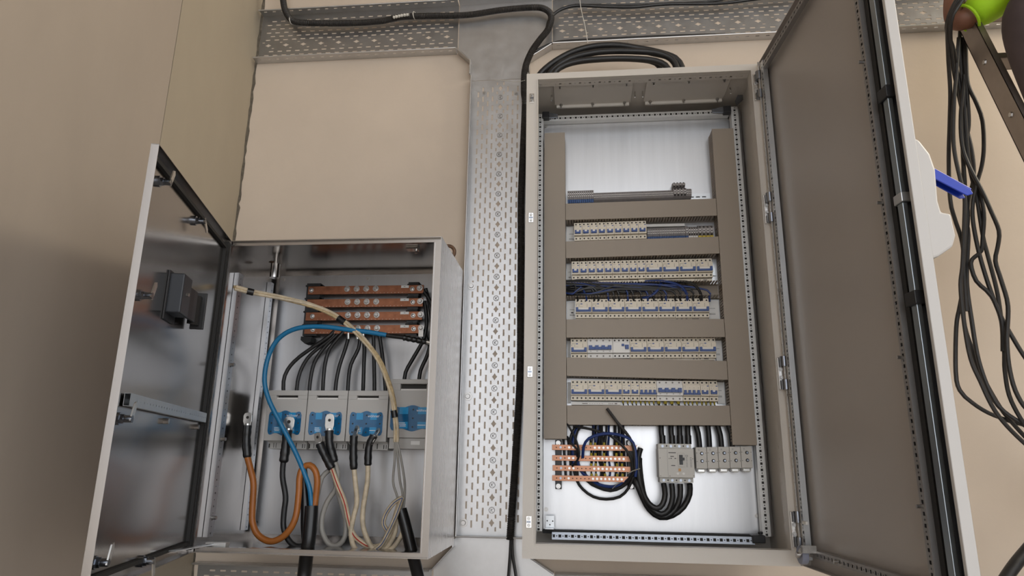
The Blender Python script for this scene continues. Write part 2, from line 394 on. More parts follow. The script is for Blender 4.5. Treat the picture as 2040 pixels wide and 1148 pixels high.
# gland plates in the roof with their studs
for x0, x1 in ((.115, .475), (.535, .905)):
    g = MB().box(x0, x1, -.30, -.115, CH-.016, CH-.006).build('gland_plate', 'cabinet_paint', CT, bevel=.002)
    MB().box(x0+.008, x1-.008, -.115, -.104, CH-.028, CH-.006).build('lip', 'device_white', g)  # white colour carries the light falling on the rear edge
    for xs in (x0+.03, (x0+x1)/2, x1-.03):
        for ys in (-.292, -.122):
            MB().cyl((xs, ys, CH-.036), (xs, ys, CH-.016), .0035, 8).tube([(xs, ys, CH-.024), (xs, ys, CH-.016)], .007, 6).build('stud', 'steel_bolt', g, smooth=True)
    for xs in (x0-.012, x1+.012):
        MB().cyl((xs, -.21, CH-.045), (xs, -.21, CH-.016), .004, 8).build('stud', 'chrome', g, smooth=True)
# mounting plate with its screws
mp = MB().box(.060, .946, YP, YP+.003, .078, 1.975).build('mounting_plate', 'plate_zinc', CT)
for px, py in ((1087, 253), (1454, 237), (1088, 1015), (1508, 1028)):
    screw(MB(), P(px, py, YP), .006).build('screw', 'steel_bolt', mp, smooth=True)
MB().box(.06, .94, -.095, YP+.003, .066, .079).build('gap_shade_strip', 'gasket', CT)  # black strip standing in for the shadow gap below the plate
# corner brackets
for x, z, s in ((.066, 1.953, 1), (.915, 1.948, -1)):
    b = MB().box(x-.012, x+.022, -.115, -.080, z-.004, z+.030).build('corner_block', 'black_plastic', CT, bevel=.003)
    MB().prism([(x+s*.012, -.104, z+.002), (x+s*.062, -.098, z+.008), (x+s*.062, -.098, z+.022), (x+s*.012, -.104, z+.030)], (0, .012, 0)).build('end_cap', 'dark_chrome', b)
MB().box(.890, .940, -.135, -.085, .052, .082).tube([(.928, -.11, .084), (.928, -.11, .094)], .010, 10).build('corner_block', 'black_plastic', CT, bevel=.003)
b = MB().box(.073, .108, -.092, -.088, .090, .135).build('angle_bracket', 'galvanised', CT)
MB().box(.073, .108, -.140, -.088, .086, .090).build('foot', 'galvanised', b)
for x, z in ((.079, .115), (.102, .114), (.090, .100)): MB().cyl((x, -.0925, z), (x, -.0918, z), .003, 8).build('hole', 'hole_dark', b)
MB().prism([(.955, -.15, 1.955), (.985, -.15, 1.985), (.985, -.15, 2.01), (.962, -.15, 2.01), (.948, -.15, 1.98)], (0, .004, 0)).build('corner_gusset', 'dark_chrome', CT)
# hinges and lock keepers on the front frame
for z in (1.913, 1.357, .688, .126):
    h = MB().box(.974, .998, CF-.008, CF, z-.062, z+.062).build('hinge', 'chrome', CT, bevel=.002, label='chrome hinge with two dark knuckles')
    for dz in (.044, -.044): MB().cyl((.995, CF-.022, z+dz-.019), (.995, CF-.022, z+dz+.019), .0145, 14).build('knuckle', 'dark_chrome', h, smooth=True)
    for dz in (.016, -.016): screw(MB(), (.983, CF-.008, z+dz), .005).build('screw', 'steel_bolt', h, smooth=True)
for z in (1.906, 1.345, .695, .130):
    k = MB().box(.0135, .0345, CF-.004, CF, z-.022, z+.022).build('lock_keeper', 'chrome', CT, bevel=.0015, label='small chrome lock keeper plate')
    for dz in (.012, -.012): screw(MB(), (.024, CF-.004, z+dz), .004).build('screw', 'steel_bolt', k, smooth=True)
    MB().box(.016, .032, CF-.0046, CF-.004, z-.004, z+.004).build('notch', 'dark_chrome', k)
for x in (.1, .9):
    for z in (.2, 1.8): MB().box(x-.03, x+.03, CB, YW, z-.03, z+.03).build('wall_spacer', 'galvanised', CT)

# ---- its door, swung out towards the camera on the right
DA = math.radians(-85.3)
du = V((math.cos(DA), math.sin(DA), 0)); dn = V((du.y, -du.x, 0))     # dn: away from the room side (outer face)
dn = V((-du.y, du.x, 0))*1.0
DO = V((1.004, CF-.006, 0)); DW, DT = .962, .026
DX = lambda p: DO+du*p.x+dn*p.y+Z3*p.z            # x: along width, y: +out (right), z: up
# inner skin at y=0, outer skin at y=DT
door = MB(DX).box(.012, DW, DT-.002, DT, .004, CH-.004).box(.012, .014, -.012, DT, .004, CH-.004).box(DW-.002, DW, -.002, DT, .004, CH-.004).box(.012, DW, -.004, DT, .004, .006).box(.012, DW, -.004, DT, CH-.006, CH-.004).build('door', 'door_paint_shaded', CT)
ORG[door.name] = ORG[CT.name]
MB(DX).box(.05, .835, DT-.0035, DT-.002, .09, CH-.09).build('inner_panel', 'door_paint_shaded', door)
def drail(o, U, Wd, L, W, **k): return rail('door_rail', DX(V(o)), (DX(V(o)+V(U))-DX(V(o))), (DX(V(o)+V(Wd))-DX(V(o))), dn, L, W, .018, k.pop('m', 'rail_zinc'), door, **k)
drail((.822, -.010, .03), (0, 0, 1), (1, 0, 0), CH-.06, .024, pitch=.014, m='rail_dark')
drail((.045, -.010, .03), (0, 0, 1), (1, 0, 0), CH-.06, .024, pitch=.014, m='galvanised')
drail((.07, -.010, .045), (1, 0, 0), (0, 0, 1), .75, .024, pitch=.014, m='rail_dark')
drail((.07, -.010, CH-.07), (1, 0, 0), (0, 0, 1), .75, .024, pitch=.014, m='rail_dark')
MB(DX).box(.018, .043, -.006, .018, .03, CH-.03).build('hinge_profile', 'cabinet_paint', door)
rail('hinge_strip', DX(V((.016, -.0135, .03))), Z3, du, dn, CH-.06, .012, .01, 'rail_zinc', door, pitch=.014, big=.006, small=.003, sides=False)
MB(DX).box(.848, .868, .004, .016, .02, CH-.02).build('gasket', 'gasket', door)
MB(DX).box(.870, .925, .016, .0235, .02, CH-.02).build('edge_channel', 'dark_plastic', door)
for z0, z1 in ((1.36, CH-.05), (1.045, 1.325), (.775, 1.018), (.05, .745)):
    MB(DX).box(.893, .918, -.006, .008, z0, z1).build('lock_rod', 'rod_zinc', door, bevel=.002, label='galvanised lock rod along the free edge')
for z in (1.343, .760): MB(DX).box(.880, .926, -.012, .018, z-.018, z+.018).build('rod_guide', 'black_plastic', door, bevel=.002)
MB(DX).box(.885, .925, -.010, .014, 1.018, 1.045).build('lock_gearbox', 'galvanised', door, bevel=.002)
MB(DX).box(DW-.012, DW+.001, -.003, DT, .004, CH-.004).build('edge_fold', 'handle_white', door, bevel=.002)
for x, z in ((.833, 1.49), (.833, 1.05), (.833, .62), (.833, .25), (.06, 1.0), (.06, .6), (.32, .057)):
    MB(DX).cyl((x, -.010, z), (x, -.026, z), .005, 8).build('screw', 'steel_bolt', door, smooth=True)
c = V((.110, -.040, .052)); mb = MB(DX).cyl(c+V((0, -.011, 0)), c+V((0, .011, 0)), .030, 24)
rl = mb.build('guide_roller', 'roller_grey', door, smooth=True, bevel=.002, label='grey plastic guide roller')
ORG[rl.name] = ORG[CT.name]
MB(DX).prism([(.100, -.056, .050), (.110, -.056, .040), (.122, -.056, .046), (.152, -.056, .066), (.152, -.056, .082), (.126, -.056, .074)], (0, .003, 0)).box(.140, .152, -.056, -.008, .062, .086).build('roller_bracket', 'lug_tin', door)
MB(DX).tube([(.110, -.055, .052), (.110, -.062, .052)], .010, 12).build('roller_axle', 'steel_bolt', door, smooth=True)
MB(DX).box(.072, .104, -.018, -.010, .150, .160).build('earth_stud', 'label_white', door)
# swing handle on the outer face: pale escutcheon and blue lever
zc = 1.04
hs = []
for (n, z) in ((0, 1.215), (.035, 1.195), (.058, 1.155), (.066, 1.110), (.060, 1.02), (.064, .990), (.088, .985), (.092, .925), (.080, .895), (.040, .868), (0, .855)): hs.append((n, z))
h = MB(DX).prism([(.860, DT+n, z) for n, z in hs], (.062, 0, 0)).build('handle_base', 'handle_white', door, bevel=.006, label='pale plastic handle base on the outer face')
A = DX(V((.89, DT+.060, 1.135))); lv = [P(1826, 332, A.y), P(1928, 388, A.y+.02)]
L = (lv[1]-lv[0]); Lh = L.normalized(); up = V((0, 0, 1)); up = (up-Lh*up.dot(Lh)).normalized(); sd = Lh.cross(up)
LX = lambda p: lv[0]+Lh*p.x+sd*p.y+up*p.z
LL = L.length
mb = MB(LX); wv = .017
mb.prism([(0, -wv, .010), (LL*.96, -wv, .006), (LL*1.03, -wv, -.002), (LL*.95, -wv, -.012), (0, -wv, -.012)], (0, .004, 0))
mb.prism([(0, wv-.004, .010), (LL*.96, wv-.004, .006), (LL*1.03, wv-.004, -.002), (LL*.95, wv-.004, -.016), (0, wv-.004, -.020)], (0, .004, 0))
mb.box(0, LL*.97, -wv, wv, .004, .010)
mb.build('handle_lever', 'handle_blue', door, bevel=.002, label='blue swing handle lever pulled out')

# ================================================================== STAINLESS WALL ENCLOSURE
EX0, EX1, EZ0, EZ1, EF, EB = -1.2359, -.3260, .0045, 1.2239, -.4880, 0.0
EYP = -.030
ET = thing('steel_enclosure', ((EX0+EX1)/2, -.24, EZ0), 'brushed stainless wall enclosure with fuse switches, open to the left', 'enclosure')
k = .002
MB().box(EX0, EX0+k, EF, EB, EZ0, EZ1).build('left_side', 'stainless_in_dim', ET)
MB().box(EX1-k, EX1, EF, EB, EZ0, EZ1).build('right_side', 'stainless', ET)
MB().box(EX0+k, EX1-k, EF, EB, EZ1-k, EZ1).build('roof', 'stainless_in_dim', ET)
MB().box(EX0+k, EX1-k, EB-k, EB, EZ0+k, EZ1-k).build('back', 'stainless_in_dim', ET)
MB().box(EX0+k, EX1-k, EF, EB, EZ0, EZ0+k).build('bottom', 'stainless_in_dim', ET)
mb = MB()
def rim(x0, x1, z0, z1, w0, w1, wt, wb, y0, y1):
    mb.box(x0, x0+w0, y0, y1, z0, z1).box(x1-w1, x1, y0, y1, z0, z1).box(x0+w0, x1-w1, y0, y1, z1-wt, z1).box(x0+w0, x1-w1, y0, y1, z0, z0+wb)
rim(EX0, EX1, EZ0, EZ1, .003, .003, .003, .003, EF-.014, EF)
rim(EX0+.002, EX1-.002, EZ0+.002, EZ1-.002, .010, .028, .018, .016, EF, EF+.003)
mb.build('front_flange', 'flange_steel', ET)
mb = MB(); rim(EX0+.012, EX1-.030, EZ0+.018, EZ1-.020, .002, .002, .002, .002, EF-.008, EF+.012); mb.build('opening_lip', 'stainless_in_dim', ET)
ep = MB().box(-1.2115, -.3525, EYP, EYP+.003, .030, 1.203).build('mounting_plate', 'plate_zinc_dim', ET)
for px, py in ((565, 557), (733, 555), (511, 1053)): screw(MB(), P(px, py, EYP), .006).build('screw', 'steel_bolt', ep, smooth=True)
MB().cyl(P(513, 1040, EYP-.001), P(513, 1040, EYP-.0005), .004, 8).build('hole', 'hole_dark', ep)
# vertical profiles on the left inner side
for y, z0, z1, wd in ((-.415, .05, 1.11, .040), (-.115, .05, 1.15, .028)):
    r_ = rail('side_profile', (EX0+.022, y, z0), Z3, Yd, V((-1, 0, 0)), z1-z0, wd, .018, 'plate_zinc_dim', ET, pitch=.025, big=.006, small=.004)
    if wd > .035:
        for zz in (.12, .42, .72, 1.04): MB().cyl((EX0+.022, y+.02, zz), (EX0+.040, y+.02, zz), .007, 8).build('screw', 'steel_bolt', r_, smooth=True)
# ceiling sleeve of the lifting bolt, lifting ring
MB().cyl((-1.135, -.25, EZ1-.002), (-1.135, -.25, EZ1-.028), .009, 10).cyl((-1.135, -.25, EZ1-.028), (-1.135, -.25, EZ1-.092), .021, 18).build('bolt_sleeve', 'chrome', ET, smooth=True)
c = V((EX1-.035, -.20, EZ1+.030)); mb = MB()
mb.tube([c+V((math.cos(a)*.030, 0, math.sin(a)*.030)) for a in [j*math.pi/12 for j in range(25)]], .008, 8, False)
mb.cyl(c+V((0, 0, -.034)), c+V((0, 0, -.030)), .014); mb.build('lifting_ring', 'rust', ET, smooth=True)
c = V((EX0+.06, -.20, EZ1+.030)); mb = MB()
mb.tube([c+V((math.cos(a)*.030, 0, math.sin(a)*.030)) for a in [j*math.pi/12 for j in range(25)]], .008, 8, False)
mb.cyl(c+V((0, 0, -.034)), c+V((0, 0, -.030)), .014); mb.build('lifting_ring', 'rust', ET, smooth=True)
MB().box(-.50, -.45, -.40, -.36, EZ1-.016, EZ1-.003).cyl((-.46, -.38, EZ1-.03), (-.46, -.38, EZ1-.01), .006, 8).build('roof_catch', 'chrome', ET)
for z in (.24, 1.02):
    for x in (EX0+.02, EX1-.034): MB().box(x-.012, x+.030, EB, YW-.002, z-.03, z+.03).build('wall_bracket', 'stainless', ET)
for z in (1.14, .80, .42, .05):
    h = MB().box(EX0-.008, EX0+.004, EF-.018, EF-.004, z-.030, z+.030).build('hinge', 'label_white', ET, label='pale hinge block')
# ---- its door, swung out along the left wall
EA = math.radians(-75)
eu = V((math.cos(EA), math.sin(EA), 0)); en = V((-eu.y, eu.x, 0))       # en: towards the inner side of the door
EO = V((EX0-.003, EF-.006, EZ0)); EW, EH, EN = .908, EZ1-EZ0, .020
EXF = lambda p: EO+eu*p.x-en*p.y+Z3*p.z           # y negative = towards the inner face
edoor = MB(EXF).box(.004, EW, 0, .002, 0, EH).box(EW-.002, EW, -EN, 0, 0, EH).box(.004, EW, -EN, 0, EH-.002, EH).box(.004, EW, -EN, 0, 0, .002).box(.004, .006, -EN, 0, 0, EH).build('door', 'stainless_in_dim', ET)
ORG[edoor.name] = ORG[ET.name]
MB(EXF).box(.034, .046, -.012, 0, .03, EH-.03).box(.046, EW-.004, -.012, 0, EH-.042, EH-.03).box(.046, EW-.004, -.012, 0, .03, .042).build('gasket', 'gasket', edoor)
MB(EXF).box(.008, .030, -.016, 0, .01, EH-.01).build('edge_channel', 'gasket', edoor)
for u, z, ang in ((.828, 1.155, 65), (.455, 1.166, -35), (.838, .802, 65), (.849, .456, 72), (.858, .094, 72), (.502, .052, -70)):
    z -= .02
    l = MB(EXF).tube([(u, 0, z), (u, -.010, z)], .017, 14).tube([(u, -.010, z), (u, -.020, z)], .013, 6).tube([(u, -.020, z), (u, -.040, z)], .010, 12).build('latch', 'dark_chrome', edoor, smooth=True, label='quarter turn latch with a bright tongue')
    ORG[l.name] = ORG[ET.name]
    a = math.radians(ang); d = V((-math.cos(a), 0, math.sin(a))); q = V((d.z, 0, -d.x))
    b0 = V((u, -.040, z))-d*.008
    MB(EXF).prism([b0-q*.009, b0+q*.009, b0+d*.050+q*.009, b0+d*.058, b0+d*.050-q*.009], (0, .004, 0)).build('tongue', 'lug_tin', edoor)
# holder, horizontal profile, stay
hb = MB(EXF).box(.530, .615, -.048, 0, .782, .912).build('device_holder', 'dark_plastic', edoor, bevel=.004, label='black plastic holder fixed to the door')
ORG[hb.name] = ORG[ET.name]
mb = MB(EXF); mb.box(.520, .625, -.006, -.001, .760, .918)
mb.build('holder_foot', 'black_plastic', edoor)
mb = MB(EXF)
pr = [(.530, -.042, .0), (.48, -.045, 0), (.445, -.045, 0), (.42, -.022, 0), (.395, -.042, 0), (.370, -.042, 0), (.370, -.034, 0), (.395, -.034, 0), (.42, -.012, 0), (.45, -.036, 0), (.48, -.036, 0), (.530, -.032, 0)]
mb.prism([(x, y, .785) for x, y, _ in pr], (0, 0, .105)); mb.box(.365, .377, -.055, -.01, .775, .905).build('holder_clip', 'black_plastic', edoor, bevel=.002)
MB(EXF).cyl((.575, -.048, .85), (.575, -.056, .85), .006, 8).build('screw', 'steel_bolt', edoor, smooth=True)
rr = rail('door_profile', EXF(V((.065, -.022, .472))), eu, Z3, -en, .77, .034, .016, 'galvanised', edoor, pitch=.025, big=.006, small=.004)
for u in (.12, .47): MB(EXF).cyl((u, 0, .452), (u, -.016, .452), .009, 8).build('screw', 'steel_bolt', edoor, smooth=True)
A = EXF(V((.30, -.03, .036))); B = V((EX0+.07, EF+.03, EZ0+.024))
d = (B-A).normalized(); s = d.cross(Z3).normalized()*.012
MB().prism([A-s, A+s, B+s, B-s], (0, 0, .004)).build('door_stay', 'galvanised', edoor)
MB().box(EX0+.05, EX0+.13, EF+.015, EF+.045, EZ0+.018, EZ0+.034).build('stay_block', 'rail_zinc', ET)

# ================================================================== INSIDE THE GREY CABINET
DF = -.130                                          # front of the wiring duct lids
def fingers(mb, a, b, y0, y1, nrm, w=.0085, pitch=.0125, t=.0012):
    """a row of duct fingers from a to b (back edge line), standing out from y0 to y1"""
    a, b = V(a), V(b); L = (b-a).length; d = (b-a)/L; n = V(nrm); k = int(L/pitch)
    base = y0+(y1-y0)*.22
    A, B = a.copy(), b.copy(); A.y = B.y = y0
    mb.prism([A, B, B+V((0, base-y0, 0)), A+V((0, base-y0, 0))], n*t)
    for i in range(k):
        c = a+d*(i+.5)*pitch; c0 = c-d*w/2; c1 = c+d*w/2
        mb.prism([V((c0.x, base, c0.z)), V((c1.x, base, c1.z)), V((c1.x, y1+.003, c1.z)), V((c0.x, y1+.003, c0.z))], n*t)
def duct(label, c, lid=True, vert=False):
    """c: front corners TL, TR, BL, BR in (x, z)"""
    tl, tr, bl, br = [V((p[0], DF, p[1])) for p in c]
    t = thing('wiring_duct', V(((bl.x+br.x)/2, YP, min(bl.z, br.z))), label, 'cable duct')
    back = YP-.0005
    mb = MB(); mb.prism([V((p.x, back-.0015, p.z)) for p in (tl, tr, br, bl)], (0, .0015, 0)); mb.build('base', 'duct_plastic', t)
    mb = MB()
    if vert: fingers(mb, tl+V((.001, 0, 0)), bl+V((.001, 0, 0)), back-.001, DF, (1, 0, 0)); fingers(mb, tr-V((.001, 0, 0)), br-V((.001, 0, 0)), back-.001, DF, (-1, 0, 0))
    else: fingers(mb, tl-V((0, 0, .001)), tr-V((0, 0, .001)), back-.001, DF, (0, 0, -1)); fingers(mb, bl+V((0, 0, .001)), br+V((0, 0, .001)), back-.001, DF, (0, 0, 1))
    mb.build('slotted_sides', 'duct_plastic', t)
    if lid:
        mb = MB(); mb.prism([tl, tr, br, bl], (0, .003, 0)); mb.build('lid', 'duct_plastic', t, bevel=.001)
    return t
duct('upright wiring duct along the left edge of the breaker rows', [(.066, 1.861), (.1625, 1.861), (.066, .445), (.1625, .445)], vert=True)
duct('upright wiring duct along the right edge of the breaker rows', [(.8385, 1.852), (.936, 1.852), (.8385, .428), (.936, .428)], vert=True)
HD = [((1.501, 1.508, 1.421, 1.426), 'wiring duct between the terminal row and the nine lone breakers'),
      ((1.318, 1.328, 1.239, 1.249), 'wiring duct right below the second device row'),
      ((.958, .955, .877, .876), 'wiring duct below the row of eight wide breakers'),
      ((.790, .774, .710, .694), 'slightly sloping wiring duct above the lowest device row'),
      ((.585, .588, .504, .507), 'lowest horizontal wiring duct, above the copper bars')]
for (a, b, c, d), lb in HD: duct(lb, [(.1640, a), (.8370, b), (.1640, c), (.8370, d)])
duct('uncovered wiring duct full of black and blue wires', [(.1640, 1.128), (.8370, 1.128), (.1640, 1.062), (.8370, 1.062)], lid=False)

# ---- DIN rails
ZR = [1.548, 1.372, 1.188, 1.012, .833, .652]       # centre heights of the six device rows
SL = [.006/.65, .0045/.326, .004/.62, -.002/.58, .001/.62, -.002/.615]
RN = ['top terminal row', 'second device row', 'third device row', 'row of eight wide breakers', 'fifth device row', 'lowest device row']
for i, z in enumerate(ZR):
    t = thing('din_rail', (.5, YP, z-.0175), 'slotted metal mounting rail behind the '+RN[i], 'rail', 'device mounting rails')
    o = V((.170, YP-.0075, z-.0175))
    mb = MB(lambda p: o+V((p.x, p.y, p.z)))
    slotted(mb, .66, .035, [(.0175, .018, .006, .028, .014)]); mb.build('rail_sheet', 'galvanised', t, solid=.001)
    MB().box(.17, .83, YP-.0075, YP-.0005, z-.0125, z-.0105).box(.17, .83, YP-.0075, YP-.0005, z+.0105, z+.0125).build('rail_flanks', 'galvanised', t)
# ---- white rail markers at the row ends
for i, (x0, x1, lb) in enumerate(((.166, .199, 1), (.166, .186, 2), (.166, .200, 3), (.787, .832, 3), (.166, .179, 4), (.808, .833, 4), (.166, .179, 5), (.803, .832, 5))):
    z = ZR[lb]; side = 'left' if x0 < .5 else 'right'
    t = thing('marker_plate', ((x0+x1)/2, YP, z-.042), 'white marker plate at the '+side+' end of the '+RN[lb], 'marker')
    MB().box(x0, x1, -.062, -.054, z-.050, z+.040).build('plate', 'label_white', t)
    if x1-x0 > .015:
        m = MB(); s0 = x0+(x1-x0)*.35 if side == 'left' else x0
        for zz in (.004, -.019, -.023): m.box(s0, s0+(x1-x0)*.65, -.0624, -.062, z+zz, z+zz+.0014)
        if lb == 3 and side == 'left': m.box(s0+.006, s0+.016, -.0624, -.062, z-.012, z-.006)
        m.build('printed_lines', 'print_dark', t)

# ---- modular devices (built once, then copied)
YR = YP-.0085                                       # back of the devices
def device(name, W, n, style):
    """root at the middle of the lower back edge; n poles"""
    t = thing(name, (0, 0, 0), 'x', 'breaker'); g = .0004; x0, x1 = -W/2+g, W/2-g; m = 'device_white' if style in ('main', 'relay') else 'device_cream'
    H = .086
    MB().box(x0, x1, -.050, 0, 0, .0205).box(x0, x1, -.050, 0, .0675, H).box(x0, x1, -.0645, 0, .0215, .0665).build('body', m, t, bevel=.0008)
    MB().box(x0+.001, x1-.001, -.047, -.002, .0205, .0675).build('joint', 'hole_dark', t)
    p = W/n
    for i in range(n):                              # terminal screws above and below
        for z in (.0095, .0775):
            MB().cyl((x0+p*(i+.5), -.0502, z), (x0+p*(i+.5), -.0492, z), .0039, 8).build('terminal_screw', 'hole_dark' if style != 'main' else 'print_grey', t)
    zt = .0285
    if style == 'rcbo':
        MB().box(-.0135, -.0065, -.074, -.0635, zt, zt+.016).box(.0050, .0120, -.073, -.0635, zt, zt+.015).box(-.0135, .0120, -.072, -.0635, zt, zt+.008).build('toggle', 'toggle_blue', t, bevel=.0006)
        MB().box(-.0060, .0045, -.068, -.064, zt+.009, zt+.016).build('toggle_guide', 'label_white', t)
        MB().prism([(x1-.006+.0045*math.cos(a), -.0648, .062+.0022*math.sin(a)) for a in [k*math.pi/5 for k in range(10)]], (0, .0004, 0)).build('badge', 'badge_blue', t)
        mb = MB().box(x0+.003, x0+.014, -.0648, -.0645, .0622, .0632); mb.box(x0+.006, x0+.009, -.0648, -.0645, .0535, .055); mb.box(x0+.015, x0+.018, -.0648, -.0645, .0525, .0535); mb.box(x1-.008, x1-.006, -.0648, -.0645, .0495, .0510)
        mb.build('print', 'print_grey', t)
    elif style == 'rccb':
        MB().box(x0+.003, x1-.003, -.071, -.0635, zt-.003, zt+.0055).box(x0+.003, x0+.0125, -.074, -.0635, zt, zt+.016).box(x1-.0125, x1-.003, -.074, -.0635, zt, zt+.016).build('toggle', 'toggle_blue', t, bevel=.0006)
        MB().box(x0+.0135, x1-.0135, -.067, -.064, zt+.0065, zt+.013).build('toggle_guide', 'device_white', t)
        xb = -W*.12
        MB().prism([(xb+.0050*math.cos(a), -.0648, .061+.0025*math.sin(a)) for a in [k*math.pi/5 for k in range(10)]], (0, .0004, 0)).build('badge', 'badge_blue', t)
        mb = MB().box(x0+.003, x0+.021, -.0648, -.0645, .0600, .0614)
        for zz in (.0520, .0555): mb.box(x0+.003, x0+.006, -.0648, -.0645, zz, zz+.002)
        mb.box(x0+.014, x0+.020, -.0648, -.0645, .0535, .0545); mb.box(x0+.016, x0+.033, -.0648, -.0645, .0475, .0483); mb.box(x0+.016, x0+.0168, -.0648, -.0645, .0475, .053)
        for zz in (.0475, .0530, .0585): mb.box(W*.22-.001, W*.22+.0015, -.0648, -.0645, zz, zz+.003)
        mb.build('print', 'print_grey', t)
    elif style == 'mcb4':
        mb = MB().box(x0+.001, x1-.001, -.071, -.0635, zt-.003, zt+.0045)
        for i in range(n): mb.box(x0+p*(i+.5)-.0055, x0+p*(i+.5)+.0040, -.074, -.0635, zt, zt+.016)
        mb.build('toggle', 'toggle_blue', t, bevel=.0006)
        mb = MB()
        for i in range(n): mb.box(x0+p*(i+.5)-.002, x0+p*(i+.5)+.0015, -.0648, -.0645, .0535, .055)
        mb.box(x0+.003, x0+.012, -.0648, -.0645, .0605, .0615); mb.build('print', 'print_grey', t)
    elif style == 'main':
        mb = MB().box(x0+.006, x1-.006, -.076, -.0635, .0345, .0460)
        for i in range(n): mb.box(x0+p*(i+.5)-.0078, x0+p*(i+.5)+.0068, -.078, -.0635, .0345, .0525)
        mb.build('toggle', 'toggle_blue', t, bevel=.0007)
        mb = MB()
        for i in range(n): mb.box(x0+p*(i+.5)-.0025, x0+p*(i+.5)+.0025, -.0648, -.0645, .0275, .0295)
        mb.build('print', 'print_dark', t)
    elif style == 'relay':
        MB().box(W*.02, W*.02+.011, -.069, -.0640, .050, .0600).build('test_button', 'toggle_blue', t, bevel=.0006)
        MB().box(W*.22, W*.22+.015, -.074, -.0640, .037, .0550).build('toggle', 'toggle_blue', t, bevel=.0007)
        MB().box(x0, x1-.002, -.048, -.004, -.0035, .000).build('foot', 'gasket', t)
    return t
PRO = {k: device(nm, W, n, st) for k, nm, W, n, st in (
    ('rcbo', 'circuit_breaker', .036, 2, 'rcbo'), ('rccb', 'residual_current_breaker', .072, 4, 'rccb'), ('mcb4', 'circuit_breaker', .072, 4, 'mcb4'),
    ('main', 'main_switch', .108, 4, 'main'), ('relay', 'residual_current_relay', .072, 4, 'relay'))}
PRO_USED = set()
DIMW = {'rcbo': .036, 'rccb': .072, 'mcb4': .072, 'main': .108, 'relay': .072}
def put(kind, x, z, sx, slope, label, group):
    r = PRO[kind] if kind not in PRO_USED else copy_tree(PRO[kind])
    PRO_USED.add(kind)
    r.location = (x, YR, z); r.scale = (sx, 1, 1); r.rotation_euler = (0, -slope, 0)
    tag(r, label, 'breaker' if kind != 'main' else 'switch', group)
    return r
def row(i, x0, x1, z, items, slope):
    tot = sum(DIMW[k] for k, _ in items); sx = (x1-x0)/tot; x = x0
    for k, (lb, gr) in items:
        wd = DIMW[k]*sx; put(k, x+wd/2, z+(x+wd/2-x0)*slope, sx, slope, lb, gr); x += wd
H2 = .043
def nine(rn): return [('rcbo', ('narrow blue-toggle breaker, '+ORD[i]+' from the left in the '+rn, 'breakers of the '+rn)) for i in range(9)]
row(1, .2015, .5275, ZR[1]-H2, nine(RN[1]), SL[1])
row(2, .1885, .8080, ZR[2]-H2, nine(RN[2])+[('rccb', (ORD[i]+' of the four wide blue-bar breakers on the right of the third row', 'breakers of the third device row')) for i in range(4)], SL[2])
row(3, .2030, .7820, ZR[3]-H2, [('rccb', (ORD[i]+' from the left of the eight wide breakers in one row', 'row of eight wide breakers')) for i in range(8)], SL[3])
row(4, .1815, .8005, ZR[4]-H2, [('rccb', ('wide blue-bar breaker at the left end of the fifth row', 'breakers of the fifth device row')),
    ('main', ('white four-pole switch with a notched blue bar in the fifth row', 'main switches')), ('relay', ('white device with two small blue squares in the fifth row', 'breakers of the fifth device row'))] +
    [('rccb', (ORD[i]+' of the five wide breakers on the right of the fifth row', 'breakers of the fifth device row')) for i in range(5)], SL[4])
row(5, .1805, .7975, ZR[5]-H2, [('rccb', (ORD[i]+' of the three wide breakers at the left of the lowest row', 'breakers of the lowest device row')) for i in range(3)] +
    [('rcbo', (ORD[i]+' narrow breaker right of the three wide ones in the lowest row', 'breakers of the lowest device row')) for i in range(2)] +
    [('mcb4', ('breaker with four blue prongs just left of the lowest white main switch', 'breakers of the lowest device row')), ('main', ('white four-pole main switch with a notched blue bar in the lowest row', 'main switches')),
     ('mcb4', ('breaker with four blue prongs just right of the lowest white main switch', 'breakers of the lowest device row'))] +
    [('rcbo', (('second' if i == 0 else 'very')+' last narrow breaker at the right end of the lowest row', 'breakers of the lowest device row')) for i in range(2)], SL[5])
# ---- comb busbar covers under the devices
for x0, x1, z, lb in ((.190, .482, ZR[2]-.0575, 'pale comb bar cover below the nine narrow breakers of the third row'), (.484, .806, ZR[2]-.0555, 'pale comb bar cover below the four wide breakers of the third row'),
                      (.205, .779, ZR[3]-.0545, 'long pale comb bar cover below the eight wide breakers'), (.412, .797, ZR[4]-.0505, 'pale comb bar cover below the five wide breakers'),
                      (.183, .392, ZR[5]-.0620, 'pale comb bar cover below the lowest three wide breakers')):
    t = thing('comb_bar', ((x0+x1)/2, -.09, z), lb, 'comb bar')
    MB().box(x0, x1, -.092, -.066, z, z+.013).build('cover', 'device_cream' if z > .65 else 'device_white', t, bevel=.001)
    m = MB().box(x0+(x1-x0)*.22, x0+(x1-x0)*.33, -.0924, -.092, z+.005, z+.0085)
    for k in range(6): m.box(x0+(x1-x0)*(.36+.05*k), x0+(x1-x0)*(.39+.05*k), -.0924, -.092, z+.006, z+.0072)
    for k in range(3): m.box(x0+(x1-x0)*(.76+.035*k), x0+(x1-x0)*(.775+.035*k), -.0924, -.092, z+.004, z+.0085)
    m.box(x0+(x1-x0)*.88, x0+(x1-x0)*.93, -.0924, -.092, z+.004, z+.009)
    m.build('print', 'print_grey', t)

